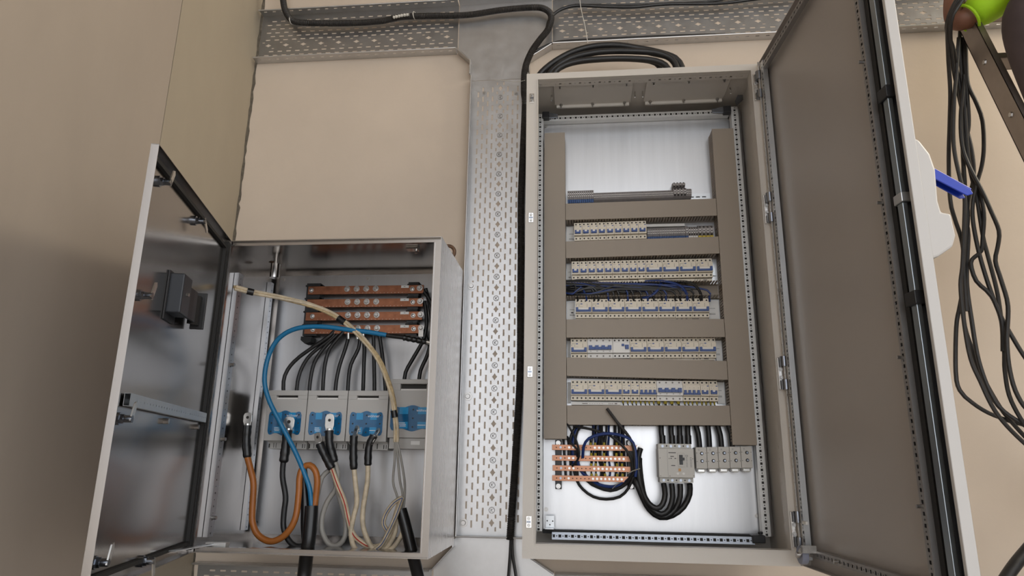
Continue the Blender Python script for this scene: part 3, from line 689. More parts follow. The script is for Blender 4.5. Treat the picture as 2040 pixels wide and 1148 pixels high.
# ---- terminal blocks
def term(name, W, H, D, lower, two):
    t = thing(name, (0, 0, 0), 'x', 'terminal'); x0, x1 = -W/2+.0003, W/2-.0003
    MB().prism([(x0, 0, .006), (x0, -D*.45, .002), (x0, -D*.8, H*.18), (x0, -D, H*.36), (x0, -D, H*.66), (x0, -D*.8, H*.84), (x0, -D*.45, H*.98), (x0, 0, H*.95)], (x1-x0, 0, 0)).build('body', 'terminal_grey', t)
    for z in (.36, .46, .56, .66): MB().cyl((0, -D-.0003, H*z), (0, -D+.001, H*z), min(W*.26, .0026), 6).build('screw', 'label_white' if z in (.36, .56) else 'hole_dark', t)
    if two: MB().cyl((0, -D*.92, H*.72), (0, -D*.8, H*.76), W*.3, 8).cyl((0, -D*.92, H*.28), (0, -D*.8, H*.24), W*.3, 8).build('clamp_screw', 'hole_dark', t)
    if lower: MB().box(x0*.9, x1*.9, -D*.85, -D*.3, -.008, H*.14).build('marker', lower, t)
    return t
def nth(k): return str(k)+('th' if 10 < k % 100 < 14 else {1: 'st', 2: 'nd', 3: 'rd'}.get(k % 10, 'th'))
def terms(kind, n, x0, x1, z, slope, label, group, W, H, D, lower=None, two=False, yo=0):
    proto = None; s = (x1-x0)/n
    for i in range(n):
        r = term('terminal_block', s, H, D, lower, two) if proto is None else copy_tree(proto)
        proto = proto or r; x = x0+s*(i+.5)
        r.location = (x, YR+yo, z+(x-x0)*slope); tag(r, (nth(i+1)+' from the left, '+label) if n > 1 else label, 'terminal', group)
terms('b', 13, .172, .293, 1.525, .010, 'narrow grey terminal with a blue foot in the top row', 'blue-footed terminals', .009, .062, .048, 'terminal_blue')
terms('g', 58, .293, .655, 1.522, .010, 'very narrow grey terminal of the long top row block', 'narrow grey terminals of the top row', .006, .052, .045)
terms('l', 4, .655, .715, 1.530, .010, 'larger grey terminal in the top row', 'larger top row terminals', .015, .055, .050, None, True)
terms('u', 4, .655, .712, 1.585, .010, 'upper grey terminal stacked above the top row', 'raised top row terminals', .015, .025, .040, None, True)
terms('e', 3, .715, .738, 1.530, .010, 'grey end terminal closing the top row', 'end terminals of the top row', .008, .052, .045)
terms('g2', 22, .531, .700, ZR[1]-.034, .010, 'narrow grey terminal in the second row', 'narrow grey terminals of the second row', .008, .056, .046, 'terminal_blue')
terms('b2', 1, .700, .713, ZR[1]-.036, .010, 'single blue-footed terminal after the narrow second row terminals', None, .012, .064, .052, 'terminal_blue')
terms('w2', 4, .713, .755, ZR[1]-.036, .010, 'grey terminal with a white foot in the second row', 'white-footed terminals', .011, .060, .052, 'label_white', True)
terms('y2', 4, .756, .824, ZR[1]-.036, .010, 'wide grey earth terminal with a yellow foot in the second row', 'yellow-footed terminals', .017, .064, .050, 'terminal_yellow', True)
MB_ = MB().box(.531, .702, -.075, -.060, ZR[1]+.028, ZR[1]+.040)
tag(MB_.build('marker_strip', 'label_white'), 'long pale marking strip above the narrow second row terminals', 'marker')
t = thing('yellow_bridge', (.55, -.09, 1.513), 'short yellow jumper below the top terminal row', 'jumper')
for k in range(4): MB().box(.548+k*.009, .555+k*.009, -.092, -.080, 1.512, 1.520).build('plug', 'terminal_yellow', t)

# ---- moulded case breaker with its cables
mc = thing('moulded_case_breaker', (.609, YP, .272), 'grey four-pole moulded case breaker with a black rocker', 'breaker')
x0, x1, z0, z1, yf = .5375, .6800, .2760, .4330, -.138
MB().box(x0, x1, yf, YP-.001, z0+.020, z1-.022).box(x0+.004, x1-.004, yf+.022, YP-.001, z0, z0+.020).box(x0+.002, x1-.006, yf+.022, YP-.001, z1-.022, z1-.002).build('case', 'mccb_grey', mc, bevel=.0015)
MB().box(x0+.036, x0+.0365, yf-.0004, yf, z0+.021, z1-.023).build('seam', 'print_dark', mc)
mb = MB().box(x0+.041, x0+.071, yf-.0004, yf, z1-.040, z1-.037)
for k in range(7): mb.box(x0+.110, x0+.116, yf-.0004, yf, z1-.058-.006*k, z1-.0565-.006*k).box(x0+.126, x0+.133, yf-.0004, yf, z1-.058-.006*k, z1-.0565-.006*k)
for a, b, c in ((.048, .062, .052), (.048, .054, .060), (.050, .066, .088), (.064, .071, .060)): mb.box(x0+a, x0+b, yf-.0004, yf, z1-c-.003, z1-c)
add_text(mb, 'CE', .010, x0+.113, yf-.0004, z1-.054)
mb.build('print', 'print_dark', mc)
MB().box(x0+.077, x0+.104, yf-.003, yf, z1-.094, z1-.040).build('rocker_bezel', 'mccb_grey', mc, bevel=.001)
MB().box(x0+.083, x0+.097, yf-.0045, yf-.0025, z1-.086, z1-.047).box(x0+.083, x0+.103, yf-.013, yf-.003, z1-.068, z1-.058).build('rocker', 'black_plastic', mc)
MB().box(x0+.078, x0+.088, yf-.002, yf, z1-.112, z1-.101).build('test_button', 'orange_mark', mc)
MB().cyl((x0+.075, yf-.001, z0+.036), (x0+.075, yf+.001, z0+.036), .005, 10).cyl((x0+.098, yf-.001, z0+.036), (x0+.098, yf+.001, z0+.036), .005, 10).build('trip_dial', 'label_white', mc)
for k in range(4):
    xx = x0+.020+.0340*k
    for z in (z0+.009, z1-.012):
        s_ = MB().box(xx-.011, xx+.011, yf+.020, yf+.023, z-.009, z+.009).build('terminal_pocket', 'clear_plastic', mc)
        ORG[s_.name] = ORG[mc.name]; MB().cyl((xx, yf+.018, z), (xx, yf+.021, z), .0055, 10).build('terminal_screw', 'dark_chrome', mc, smooth=True)
    if k < 3: MB().cyl((xx+.017, yf+.0205, z0+.009), (xx+.017, yf+.023, z0+.009), .0028, 8).cyl((xx+.017, yf+.0205, z1-.011), (xx+.017, yf+.023, z1-.011), .0028, 8).build('vent_hole', 'hole_dark', mc)
for xx, zz in ((x0+.006, z0+.026), (x0+.006, z1-.06), (x1-.004, z0+.028), (x0+.043, z1-.062), (x0+.043, z0+.026), (x1-.005, z1-.062)): MB().cyl((xx, yf-.0006, zz), (xx, yf+.001, zz), .0022, 8).build('case_screw', 'print_grey', mc)
# five add-on terminal units
proto = None
for k in range(5):
    x = .6905+.0452*(k+.5); z = .333+.0014*k
    if proto is None:
        t = thing('distribution_terminal', (0, 0, 0), 'x', 'terminal'); W = .0440
        MB().box(-W/2, W/2, -.072, 0, 0, .085).build('case', 'mccb_grey', t, bevel=.0012)
        for zz in (.030, .060):
            c_ = MB().cyl((.002, -.0728, zz), (.002, -.071, zz), .0072, 14).build('screw_well', 'hole_dark', t); ORG[c_.name] = V((0, 0, 0))
            MB().cyl((.003, -.0738, zz), (.003, -.0725, zz), .0042, 8).build('clamp_screw', 'dark_chrome', t)
        for xx in (-.018, .018):
            for zz in (.028, .062): MB().cyl((xx, -.0726, zz), (xx, -.0718, zz), .0015, 6).build('pin_hole', 'hole_dark', t)
        MB().box(-.012, -.006, -.0724, -.0719, .0765, .0775).box(-.012, -.006, -.0724, -.0719, .072, .073).build('print', 'print_dark', t)
        MB().prism([(-.017+.0, -.05, .0), (-.014, -.05, -.013), (-.004, -.05, -.018), (.010, -.05, -.018), (.018, -.05, -.011), (.020, -.05, 0)], (0, .035, 0)).build('clear_cover', 'clear_plastic', t)
        MB().box(-.012, .012, -.052, -.0505, -.012, -.004).build('clamp', 'lug_tin', t)
        proto = t
    else: t = copy_tree(proto)
    t.location = (x, YP-.001, z); tag(t, ORD[k]+' from the left of the five grey terminal units beside the case breaker', 'terminal', 'add-on terminal units')

# ---- copper bars at the lower left
BAR = [((1099.6, 886), (1279, 888), 11), ((1100, 907), (1256, 909.5), 11), ((1100.7, 927), (1256, 930), 11), ((1100, 947), (1252, 950), 12)]
CBY = -.100
for side, px in (('left', 1111.5), ('right', 1254)):
    t = thing('busbar_holder', P(px, 975, YP), 'black stepped holder carrying the '+side+' ends of the cabinet copper bars', 'bar holder')
    a = P(px-5.5, 877, CBY+.008); b = P(px+5.5, 975, CBY+.008)
    zb, zt_ = b.z, a.z
    MB().box(a.x, a.x+.026, CBY+.008, YP-.0005, zb, zt_).build('block', 'black_plastic', t, bevel=.002)
    for k in range(2): screw(MB(), (a.x+.013, CBY+.008, (zt_-.012) if k else (zb+.012)), .006).build('screw', 'steel_bolt', t, smooth=True)
for i, (a, b, h) in enumerate(BAR):
    A = P(a[0], a[1], CBY); B = P(b[0], b[1], CBY); hh = .0225
    t = thing('copper_busbar', V(((A.x+B.x)/2, CBY, min(A.z, B.z)-hh)), ORD[i]+' copper bar from the top beside the case breaker', 'busbar', 'cabinet copper bars')
    mb = MB().prism([A, B, B-V((0, 0, hh)), A-V((0, 0, hh))], (0, .005, 0)); mb.build('bar', 'copper', t, bevel=.0006)
    n = 17; L = B.x-A.x if i else .335
    for k in range(n):
        u = .016+(k+.15)*(L-.03)/n; x = A.x+u; z = A.z+(B.z-A.z)*(u/(B.x-A.x))-hh/2
        bolt = k in (1, 3) or 9 <= k <= 16
        if k == 4 and i in (0, 1, 2): bolt = True
        if bolt: MB().cyl((x, CBY-.004, z), (x, CBY, z), .0050, 10).cyl((x, CBY-.0055, z), (x, CBY-.0038, z), .0026, 6).build('clamp_screw', 'steel_bolt' if k != 1 else 'dark_chrome', t, smooth=True)
        else: MB().cyl((x, CBY-.0006, z), (x, CBY+.001, z), .0026, 8).build('hole', 'hole_dark', t)
    if i == 0: screw(MB(), (B.x-.010, CBY, B.z-hh/2), .009).build('end_bolt', 'steel_bolt', t, smooth=True)

# ---- power cables of the case breaker
PW = [[(1322, 964, -.10), (1325, 985, -.115), (1320, 1005, -.12), (1308, 1013, -.12), (1292, 1003, -.12), (1280, 980, -.125), (1273, 950, -.13), (1271, 915, -.12), (1276, 894, -.108)],
      [(1338, 964, -.10), (1340, 990, -.11), (1333, 1015, -.11), (1318, 1025, -.11), (1300, 1015, -.108), (1284, 990, -.112), (1277, 955, -.122), (1274, 925, -.12), (1274, 914, -.110)],
      [(1355, 964, -.10), (1355, 990, -.10), (1345, 1015, -.095), (1325, 1030, -.095), (1303, 1024, -.098), (1285, 1000, -.104), (1274, 965, -.118), (1271, 945, -.12), (1272, 934, -.110)],
      [(1374, 964, -.10), (1374, 985, -.09), (1362, 1010, -.085), (1340, 1027, -.085), (1315, 1031, -.088), (1293, 1015, -.10), (1277, 985, -.125), (1268, 962, -.135), (1263, 953, -.11)]]
for i, l in enumerate(PW):
    cable('power_cable', l, .0115, 'cable_black', ORD[i]+' from the left of four thick cables looping up into the case breaker', group='looped case breaker cables', n=12)
for i, (a, b) in enumerate(((1317, 1320), (1336.5, 1339), (1353.6, 1355), (1369.7, 1371.5))):
    t = thing('power_cable', P(b, 884, -.10), ORD[i]+' from the left of the thick cables dropping onto the case breaker', 'cable', 'case breaker supply cables')
    MB().tube(curve(px3([(a, 838, -.088), (a+.5, 862, -.098), (b, 880, -.104)])), .0112, 12).build('jacket', 'cable_black', t, smooth=True)
    MB().tube(curve(px3([(b-.6, 868, -.101), (b, 885, -.104)])), .0130, 12).build('shrink_sleeve', 'sleeve_black', t, smooth=True)
for i, l in enumerate(([(1384, 840), (1391, 864), (1394, 892)], [(1409, 840), (1412, 866), (1413.5, 892)], [(1427, 840), (1435, 867), (1437.5, 892)], [(1448, 840), (1456, 864), (1459, 892)])):
    cable('power_cable', l, .0110, 'cable_black', ORD[i]+' from the left of the cables entering the five terminal units', group='terminal unit cables', Y=-.085, n=12)
# ---- wiring round the copper bars
cable('control_wire', [(1161, 912, -.106), (1163, 889, -.135), (1173, 874, -.15), (1194, 866, -.155), (1216, 864, -.155), (1238, 868, -.155), (1256, 876, -.15), (1265, 893, -.145), (1268, 925, -.145), (1266, 950, -.135)], .0062, 'wire_blue', 'bright blue wire arching over the cabinet copper bars', 'wire')
cable('control_wire', [(1209, 814, -.150), (1230, 842, -.150), (1254, 872, -.148), (1263, 897, -.145), (1266, 940, -.14)], .0062, 'cable_dull', 'stiff black wire poking up in front of the lowest duct', 'wire')
cable('control_wire', [(1200, 862, -.13), (1215, 868, -.14), (1231, 880, -.14), (1247, 896, -.14), (1257, 914, -.14), (1263, 940, -.13)], .0055, 'cable_black', 'black wire curving just below the blue arch', 'wire')
cable('control_wire', [(1149, 905, -.085), (1155, 935, -.085), (1170, 950, -.080), (1194, 966, -.080), (1223, 970, -.085), (1245, 961, -.095), (1257, 950, -.115), (1264, 935, -.13)], .0065, 'wire_blue', 'blue wire looping below the lowest copper bar', 'wire')
cable('control_wire', [(1160, 930, -.075), (1170, 957, -.075), (1191, 970, -.075), (1216, 977, -.08), (1238, 970, -.09), (1254, 956, -.11), (1264, 940, -.13)], .0085, 'cable_black', 'thicker black wire looping directly under the blue loop', 'wire')
cable('control_wire', [(1142, 930, -.08), (1149, 957, -.08), (1161, 975, -.085), (1182, 990, -.09), (1208, 995, -.09), (1235, 990, -.10), (1252, 973, -.115), (1262, 950, -.13)], .0060, 'cable_black', 'lowest hanging black wire loop under the copper bars', 'wire')
cable('control_wire', [(1129, 843, -.125), (1142, 865, -.14), (1149, 881, -.14), (1154, 902, -.14), (1151, 916, -.13), (1140, 929, -.108)], .0045, 'cable_black', 'black wire from the left duct curving onto the third bar', 'wire')
cable('control_wire', [(1130, 870, -.11), (1138, 884, -.125), (1149, 895, -.125), (1150, 910, -.108)], .0045, 'cable_black', 'short black wire from the left duct corner to the second bar', 'wire')
cable('control_wire', [(1142, 850, -.11), (1165, 853, -.125), (1190, 859, -.13), (1205, 868, -.12)], .0055, 'cable_black', 'black wire running slanting just under the lowest duct', 'wire')
for i, (l, m, r) in enumerate(([[(1158, 843), (1148, 858), (1142, 878), (1141, 900), (1143, 925)], 'wire_blue', .0075], [[(1163, 843), (1150, 858), (1145, 880), (1146, 905), (1150, 950)], 'cable_black', .0075], [[(1152, 843), (1140, 862), (1134, 885), (1133, 910)], 'cable_black', .006],
                               [[(1122, 870), (1124, 900), (1127, 948)], 'cable_black', .0055], [[(1131, 872), (1136, 910), (1137, 950)], 'cable_black', .0055])):
    cable('control_wire', l, r, m, ('blue' if 'blue' in m else 'black')+' supply wire behind the left half of the bars, '+ORD[i]+' of the group', 'wire', 'supply wires behind the bars', Y=-.083)
k = 0
for bi, yb in enumerate((887, 908, 928.5, 949)):
    for ci, xb in enumerate((1176.5, 1185, 1202.5, 1228, 1237.5)):
        xx = xb+bi*.8+(random.random()-.5)*2; x_top = xx-6+random.random()*14
        if bi == 0 and ci == 4: continue
        A = P(xx, yb+1, CBY+.012); A2 = P(xx, yb-5, CBY+.012)
        t = thing('control_wire', A, 'thin '+('blue' if (k % 4 == 1) else 'black')+' wire with yellow ferrule, '+ORD[ci]+' from the left on the '+ORD[bi]+' bar', 'wire', 'ferruled bar wires')
        MB().tube([A, A2], [.0058, .0050], 8).build('ferrule', 'ferrule_yellow', t, smooth=True)
        MB().tube(curve([A2, P(xx-.5, yb-14, CBY+.020+.004*bi), P(x_top, 862, CBY+.016+.006*bi), P(x_top, 841, CBY+.02)]), .0034, 6).build('lead', 'wire_blue' if k % 4 == 1 else 'cable_black', t, smooth=True)
        k += 1
for i, x in enumerate((1194, 1198, 1212, 1224, 1232, 1241)):
    cable('control_wire', [(x, 841), (x+1, 870), (x-3+i, 905), (x+4, 935), (x+2, 952)], .0055 if i % 2 else .0042, 'wire_blue' if i == 2 else 'cable_black', 'wire dropping behind all four bars, '+ORD[i]+' from the left', 'wire', 'wires dropping behind the bars', Y=-.074)
tag(MB().tube(curve(px3([(1250, 944, -.150), (1262, 938, -.152), (1275, 934, -.148)])), .0022, 6).build('cable_tie', 'cable_grey', smooth=True), 'grey cable tie round the bundle beside the copper bars', 'cable tie')
tag(MB().tube(curve(px3([(1220, 974, -.097), (1228, 966, -.10), (1236, 962, -.10)])), .0015, 6).build('cable_tie', 'cable_grey', smooth=True), 'grey cable tie end on the wire loop below the bars', 'cable tie')
# ---- wires lying in the uncovered duct
for i in range(20):
    y0 = 563+random.random()*22; xe = 1150+i*13.5+random.random()*8; blue = i % 3 == 1
    l = [(1126, y0, -.10-random.random()*.02), (1126+(xe-1126)*.35, y0-3+random.random()*6, -.12), (1126+(xe-1126)*.75, 566+random.random()*12, -.122), (xe-4, 576+random.random()*6, -.118), (xe, 592, -.112), (xe+1, 601, -.098)]
    cable('control_wire', l, .0042 if blue else .0046, 'wire_blue' if blue else 'cable_black', ('blue' if blue else 'black')+' wire in the uncovered duct, '+nth(i+1)+' to turn down from the left', 'wire', 'wires in the uncovered duct', n=6)
for i in range(8):
    y0 = 560+i*3.0; l = [(1126, y0, -.095), (1180, y0+random.random()*6-2, -.11), (1240, 566+random.random()*16, -.108), (1282+i*4, 574+random.random()*6, -.10)]
    cable('control_wire', l, .005, 'wire_blue' if i in (2, 5) else 'cable_black', ('blue' if i in (2, 5) else 'black')+' wire lying level in the uncovered duct, '+nth(i+1)+' from the top', 'wire', 'wires in the uncovered duct', n=6)
for i, l in enumerate(([(1318, 562, -.10), (1312, 575, -.12), (1300, 588, -.12), (1280, 594, -.10)], [(1285, 561, -.10), (1320, 560, -.12), (1352, 568, -.125), (1365, 580, -.12), (1370, 597, -.10)], [(1330, 561, -.10), (1370, 562, -.12), (1388, 572, -.125), (1396, 586, -.12), (1398, 598, -.10)])):
    cable('control_wire', l, .006, 'wire_blue' if i < 2 else 'cable_black', ('thick blue wire crossing the uncovered duct in its middle', 'blue wire arching at the right of the uncovered duct', 'black wire arching at the right end of the uncovered duct')[i], 'wire', n=8)
# ---- ferruled leads under the lowest device row
for i, x in enumerate((1241, 1250, 1259, 1267, 1276, 1285, 1293, 1302, 1312, 1325, 1338, 1351, 1363.5, 1371, 1379, 1388, 1398, 1406, 1415, 1423)):
    big = 8 <= i <= 11
    A = P(x, 797+.15*i, -.088); B = P(x+.5, 804+.15*i, -.088); C = P(x+1+random.random()*3, 812, -.088)
    t = thing('control_wire', C, nth(i+1)+' from the left of the yellow-ended leads under the lowest row', 'wire', 'yellow-ended leads')
    r = .0085 if big else .0045
    MB().tube([A, B], [r, r*.8], 8).build('ferrule', 'ferrule_yellow', t, smooth=True)
    MB().tube([B, C, C-V((0, 0, .02))], r*.6, 6).build('lead', 'cable_black', t, smooth=True)

# ================================================================== INSIDE THE STAINLESS ENCLOSURE
EBY = -.092
for side, x0, x1 in (('left', -1.052, -.985), ('right', -.565, -.515)):
    t = thing('busbar_holder', ((x0+x1)/2, EYP, .875), 'black notched holder carrying the '+side+' ends of the dark copper bars', 'bar holder')
    MB().box(x0, x1, EBY+.009, EYP-.0005, .90, 1.150).build('block', 'black_plastic', t)
    for k_ in range(4):
        z = 1.138-.0623*k_
        MB().prism([(x0-.004, EBY+.004, z+.002), (x0+.03, EBY+.004, z+.010), (x0+.034, EBY+.004, z+.004), (x1, EBY+.004, z+.008), (x1, EBY+.004, z-.002), (x0-.004, EBY+.004, z-.004)], (0, .05, 0)).build('notch_cover', 'gasket', t)
    if side == 'left': MB().prism([(x0-.002, EBY-.002, .895), (x0+.05, EBY-.002, .893), (x0+.046, EBY-.002, .870), (x0+.018, EBY-.002, .862), (x0-.002, EBY-.002, .878)], (0, .05, 0)).build('foot', 'gasket', t)
for i in range(4):
    zt = 1.133-.0623*i; zb = zt-.0392; x0, x1 = -1.041, -.4905
    t = thing('copper_busbar', ((x0+x1)/2, EBY, zb), ('topmost', 'second', 'third', 'lowest')[i]+' dark copper bar in the stainless enclosure', 'busbar', 'enclosure copper bars')
    MB().box(x0, x1, EBY, EBY+.009, zb, zt).build('bar', 'copper_dark', t, bevel=.0008)
    for px in (621, 692, 711, 730, 749, 821.5, 836.5):
        x = P(px, 578+i*27, EBY).x+(i*.002); z = (zt+zb)/2
        small = px in (621, 821.5)
        if px == 621 and i == 1: continue
        mb = MB(); mb.bolt((x, EBY, z+(.004 if not small else 0)), (0, -1, 0), .0075 if small else .0098, .010 if small else .016)
        if px == 836.5 and i == 3: mb.box(x-.011, x+.011, EBY-.004, EBY-.001, zb-.016, zt-.006)
        mb.build('bolt', 'steel_bolt', t, smooth=True)
    m = MB()
    for k_ in range(24):
        if 9 <= k_ <= 23 or i != 0: m.cyl((x0+.06+.017*k_, EBY-.0004, zb+.0045), (x0+.06+.017*k_, EBY+.001, zb+.0045), .0014, 6)
    m.build('rivet_row', 'lug_tin', t)
    xl = P(799, 576+i*26, EBY).x
    lb = MB().box(xl-.004*(i > 0), xl+.036, EBY-.0006, EBY, zt-.013, zt-.001).build('label_strip', 'label_white', t, label='white paper label')
    MB().box(xl+.012, xl+.020, EBY-.0009, EBY-.0006, zt-.008, zt-.0055).build('label_mark', 'print_grey', t)
# ---- fuse switch disconnectors
def fuse_switch(label, x0, x1, z0, z1, wz0, wz1, base_h, plain):
    t = thing('fuse_switch', ((x0+x1)/2, EYP, z0-base_h), label, 'fuse switch', 'fuse switch disconnectors')
    yf = -.160; W = x1-x0; g = .0012
    xs0, xs1 = x0+W*.22, x0+W*.76; sz1 = z1-.022 if not plain else z1-.020; sz0 = sz1-(.016 if not plain else .028)
    mb = MB().box(x0+.004, x1-.004, -.125, EYP-.001, z0-base_h*.2, z1-.004)
    mb.box(x0+g, x1-g, yf, -.125, z0, sz0).box(x0+g, x1-g, yf, -.125, sz1, z1).box(x0+g, xs0, yf, -.125, sz0, sz1).box(xs1, x1-g, yf, -.125, sz0, sz1)
    mb.build('housing', 'fuse_grey', t, bevel=.0012)
    MB().box(xs0, xs1, yf+.008, -.126, sz0, sz0+.007).build('grip_ledge', 'device_white', t)
    MB().box(xs0, xs1, yf+.020, -.126, sz0+.007, sz1).build('grip_shade', 'hole_dark', t)  # dark insert painting in the shade inside the grip slot
    MB().prism([(xs0-.002, yf-.0004, sz0), (xs1+.002, yf-.0004, sz0), (xs1+.002, yf-.0004, sz0-.014), (xs0-.002, yf-.0004, sz0-.014)], (0, .0003, 0)).build('grip_step', 'fuse_grey', t)
    wx0, wx1 = x0+W*.085, x1-W*.105
    if plain: wx0, wx1 = x0+W*.05, x1-W*.05
    ww = wx1-wx0; wh = wz1-wz0; pts = []; n = 36
    def edge(u): return .0055*math.cos(4*math.pi*u)
    for j in range(n+1):
        u = j/n; c = min(u, 1-u)*ww; rd = .020; cr = rd-math.sqrt(max(0, rd*rd-(rd-c)**2)) if c < rd else 0
        pts.append((wx0+u*ww, wz1-cr-.0045+edge(u)))
    for j in range(n+1):
        u = 1-j/n; c = min(u, 1-u)*ww; rd = .020; cr = rd-math.sqrt(max(0, rd*rd-(rd-c)**2)) if c < rd else 0
        pts.append((wx0+u*ww, wz0+cr+.0045-edge(u)))
    wn = MB().prism([(a, yf-.0022, b) for a, b in pts], (0, .0022, 0)).build('window', 'window_blue', t, label='tinted blue inspection window')
    ORG[wn.name] = ORG[t.name]
    for a in (.20, .62):
        for b0, b1 in ((.66, .93), (.10, .36)):
            MB().box(wx0+ww*a, wx0+ww*(a+.20), yf-.0032, yf-.0022, wz0+wh*b0, wz0+wh*b1).build('pale_panel', 'window_pale', wn)
    m = MB()
    for a in (.10, .51, .92):
        for b in (.16, .5, .84): m.cyl((wx0+ww*a, yf-.0030, wz0+wh*b), (wx0+ww*a, yf-.002, wz0+wh*b), .0035, 8)
    m.build('fuse_studs', 'hole_dark', wn)
    m = MB(); add_text(m, 'w\u00f6hner', .0165, wx0+ww*.72, yf-.0035, wz0+wh*.76)
    for j, (a, b) in enumerate(((.20, .34), (.20, .36), (.22, .36))): m.box(wx0+ww*a, wx0+ww*b, yf-.0036, yf-.0034, wz0+wh*(.30-.06*j), wz0+wh*(.325-.06*j))
    m.box(wx0+ww*.62, wx0+ww*.80, yf-.0036, yf-.0034, wz0+wh*.22, wz0+wh*.245)
    m.build('lettering', 'print_white', wn, label='white maker lettering')
    mb = MB().box(x0+.008, x1-(.002 if not plain else .004), -.118 if not plain else -.150, EYP-.001, z0-base_h, z0-.001); mb.build('terminal_cover', 'fuse_grey', t, bevel=.001)
    if not plain:
        m = MB()
        for a, b, c in ((.04, .07, .5), (.16, .172, .6), (.22, .232, .6), (.38, .40, .75), (.46, .475, .5), (.72, .74, .75), (.88, .90, .5), (.94, .955, .5)):
            m.box(x0+W*a, x0+W*b, -.1186, -.1178, z0-base_h*.85, z0-base_h*(.85-c))
        m.build('cover_slots', 'hole_dark', t)
    else:
        MB().box(x0+W*.48, x0+W*.66, -.1506, -.150, z0-base_h*.62, z0-base_h*.28).build('cover_label', 'label_white', t)
    return t
FX = [-1.1505, -.9675, -.7855, -.6035]
for i in range(3):
    fuse_switch('grey fuse switch with a blue window, '+ORD[i]+' of three level with each other', FX[i], FX[i+1]-.0015, .424, .641, .446, .552, .034, False)
fuse_switch('taller-set fuse switch at the right, its blue window higher', -.6015, -.3875, .442, .691, .470, .578, .046, True)
# ---- black cables between the bars and the switches
BC = [[(668, 655), (657, 669), (597, 711), (573, 737), (565, 760), (565, 785)], [(674, 655), (662, 672), (620, 706), (602, 732), (593, 760), (591, 785)],
      [(682, 655), (670, 669), (644, 695), (626, 724), (618, 760), (616, 785)], [(690, 655), (678, 669), (657, 695), (648, 724), (644, 760), (643, 785)],
      [(700, 650), (695, 669), (688, 695), (677, 727), (670, 760), (668, 785)], [(720, 650), (718, 669), (714, 695), (699, 727), (694, 760), (693, 785)],
      [(722, 650), (724, 669), (726, 695), (725, 727), (724, 760), (723, 785)], [(742, 650), (744, 672), (745, 708), (746, 760), (746, 785)],
      [(752, 650), (756, 669), (760, 695), (764, 727), (767, 760), (768, 785)]]
for i, l in enumerate(BC):
    n_ = len(l); ys = [-.075]+[-.082-.012*(i % 3 == 0)]*(n_-2)+[-.085]
    cable('power_cable', [(p[0], p[1], y) for p, y in zip(l, ys)], .0088, 'cable_black', ORD[i]+' from the left of the black cables fanning from the bars', group='cables fanning from the bars', n=10)
for i, l in enumerate(([(846, 600, -.075), (850, 640, -.08), (846, 670, -.085), (837, 690, -.085), (819, 721, -.085), (808, 742, -.085), (805, 765, -.085)], [(848, 575, -.085), (858, 620, -.08), (860, 660, -.08), (855, 695, -.085), (848, 716, -.085), (838, 738, -.085), (834, 765, -.085)],
                       [(840, 650, -.075), (852, 680, -.07), (866, 715, -.065), (868, 765, -.065)], [(845, 582, -.105), (857, 600, -.105), (866, 640, -.10), (869, 690, -.09)])):
    cable('power_cable', l, .0088, 'cable_black', ('inner', 'middle', 'outermost', 'upper')[i]+' black cable bending down from the right ends of the bars', group='cables at the right bar ends', n=10)
for i, px in enumerate((694, 712, 724)):
    a = P(px, 664, -.098); b = P(px, 676, -.098)
    tag(MB().cyl(a, b, .0075, 10).build('cable_lug', 'lug_tin', smooth=True), 'tin cable lug hanging under the lowest dark bar, '+ORD[i]+' from the left', 'cable lug', 'lugs under the lowest bar')

# ---- loose cables with lugs
def lugged(name, label, lug, boot, path, r, m, boot_r, flip=0.0, stripe=None, lw=.019, group=None):
    """lug: two pixels (base, tip) + Y; boot: pixels; path: pixels"""
    t = thing(name, P(path[-1][0], path[-1][1], path[-1][2]), label, 'cable', group)
    b = px3(boot); t_ = px3(lug); d = (t_[1]-t_[0]); L = d.length; d.normalize(); v = V((0, -1, 0)); s = d.cross(v).normalized(); nn = s.cross(d).normalized()
    s = (s*math.cos(flip)+nn*math.sin(flip)); nn = s.cross(d).normalized()
    o = t_[0]; out = [(-lw*.55, 0), (-lw, L*.35), (-lw, L*.78), (-lw*.7, L*.95), (0, L), (lw*.7, L*.95), (lw, L*.78), (lw, L*.35), (lw*.55, 0)]
    lg = MB().prism([o+s*a+d*c for a, c in out], nn*.005).tube([o-d*.03, o+d*L*.22], [lw*.75, lw*.6], 12).build('lug', 'lug_tin', t, smooth=False, bevel=.0012, label='tin cable lug')
    c = o+d*L*.64; ORG[lg.name] = ORG[t.name]
    MB().cyl(c-nn*.0012, c+nn*.0062, lw*.32, 12).build('eye', 'hole_dark', lg)
    bc = curve(b, .008); rad = [boot_r*(1+.05*math.sin(j*1.9)+.03*math.sin(j*.7)) for j in range(len(bc))]
    rad[-1] = r*1.12; MB().tube(bc, rad, 12).build('tape_wrap', 'sleeve_black', t, smooth=True)
    pc = curve(px3(path), .012); MB().tube(pc, r, 12).build('jacket', m, t, smooth=True)
    if stripe: MB().tube([p+V((.25*r, -r*.93, 0)) for p in pc], r*.22, 6).build('stripe', stripe, t, smooth=True)
    return t
lugged('lugged_cable', 'orange cable with a tin lug, looping low at the left', [(493, 850, -.25), (495, 822, -.25)], [(493, 848, -.25), (491, 880, -.25), (493, 912, -.25)],
       [(492, 908, -.25), (499, 935, -.25), (505, 965, -.25), (503, 1010, -.25), (503, 1040, -.25), (514, 1066, -.25), (540, 1079, -.25), (568, 1066, -.25), (588, 1034, -.25), (595, 985, -.24), (597, 950, -.235), (604, 932, -.23), (617, 927, -.23), (628, 938, -.23), (632, 960, -.225), (628, 1000, -.22), (624, 1030, -.22)], .0132, 'cable_orange', .0178)
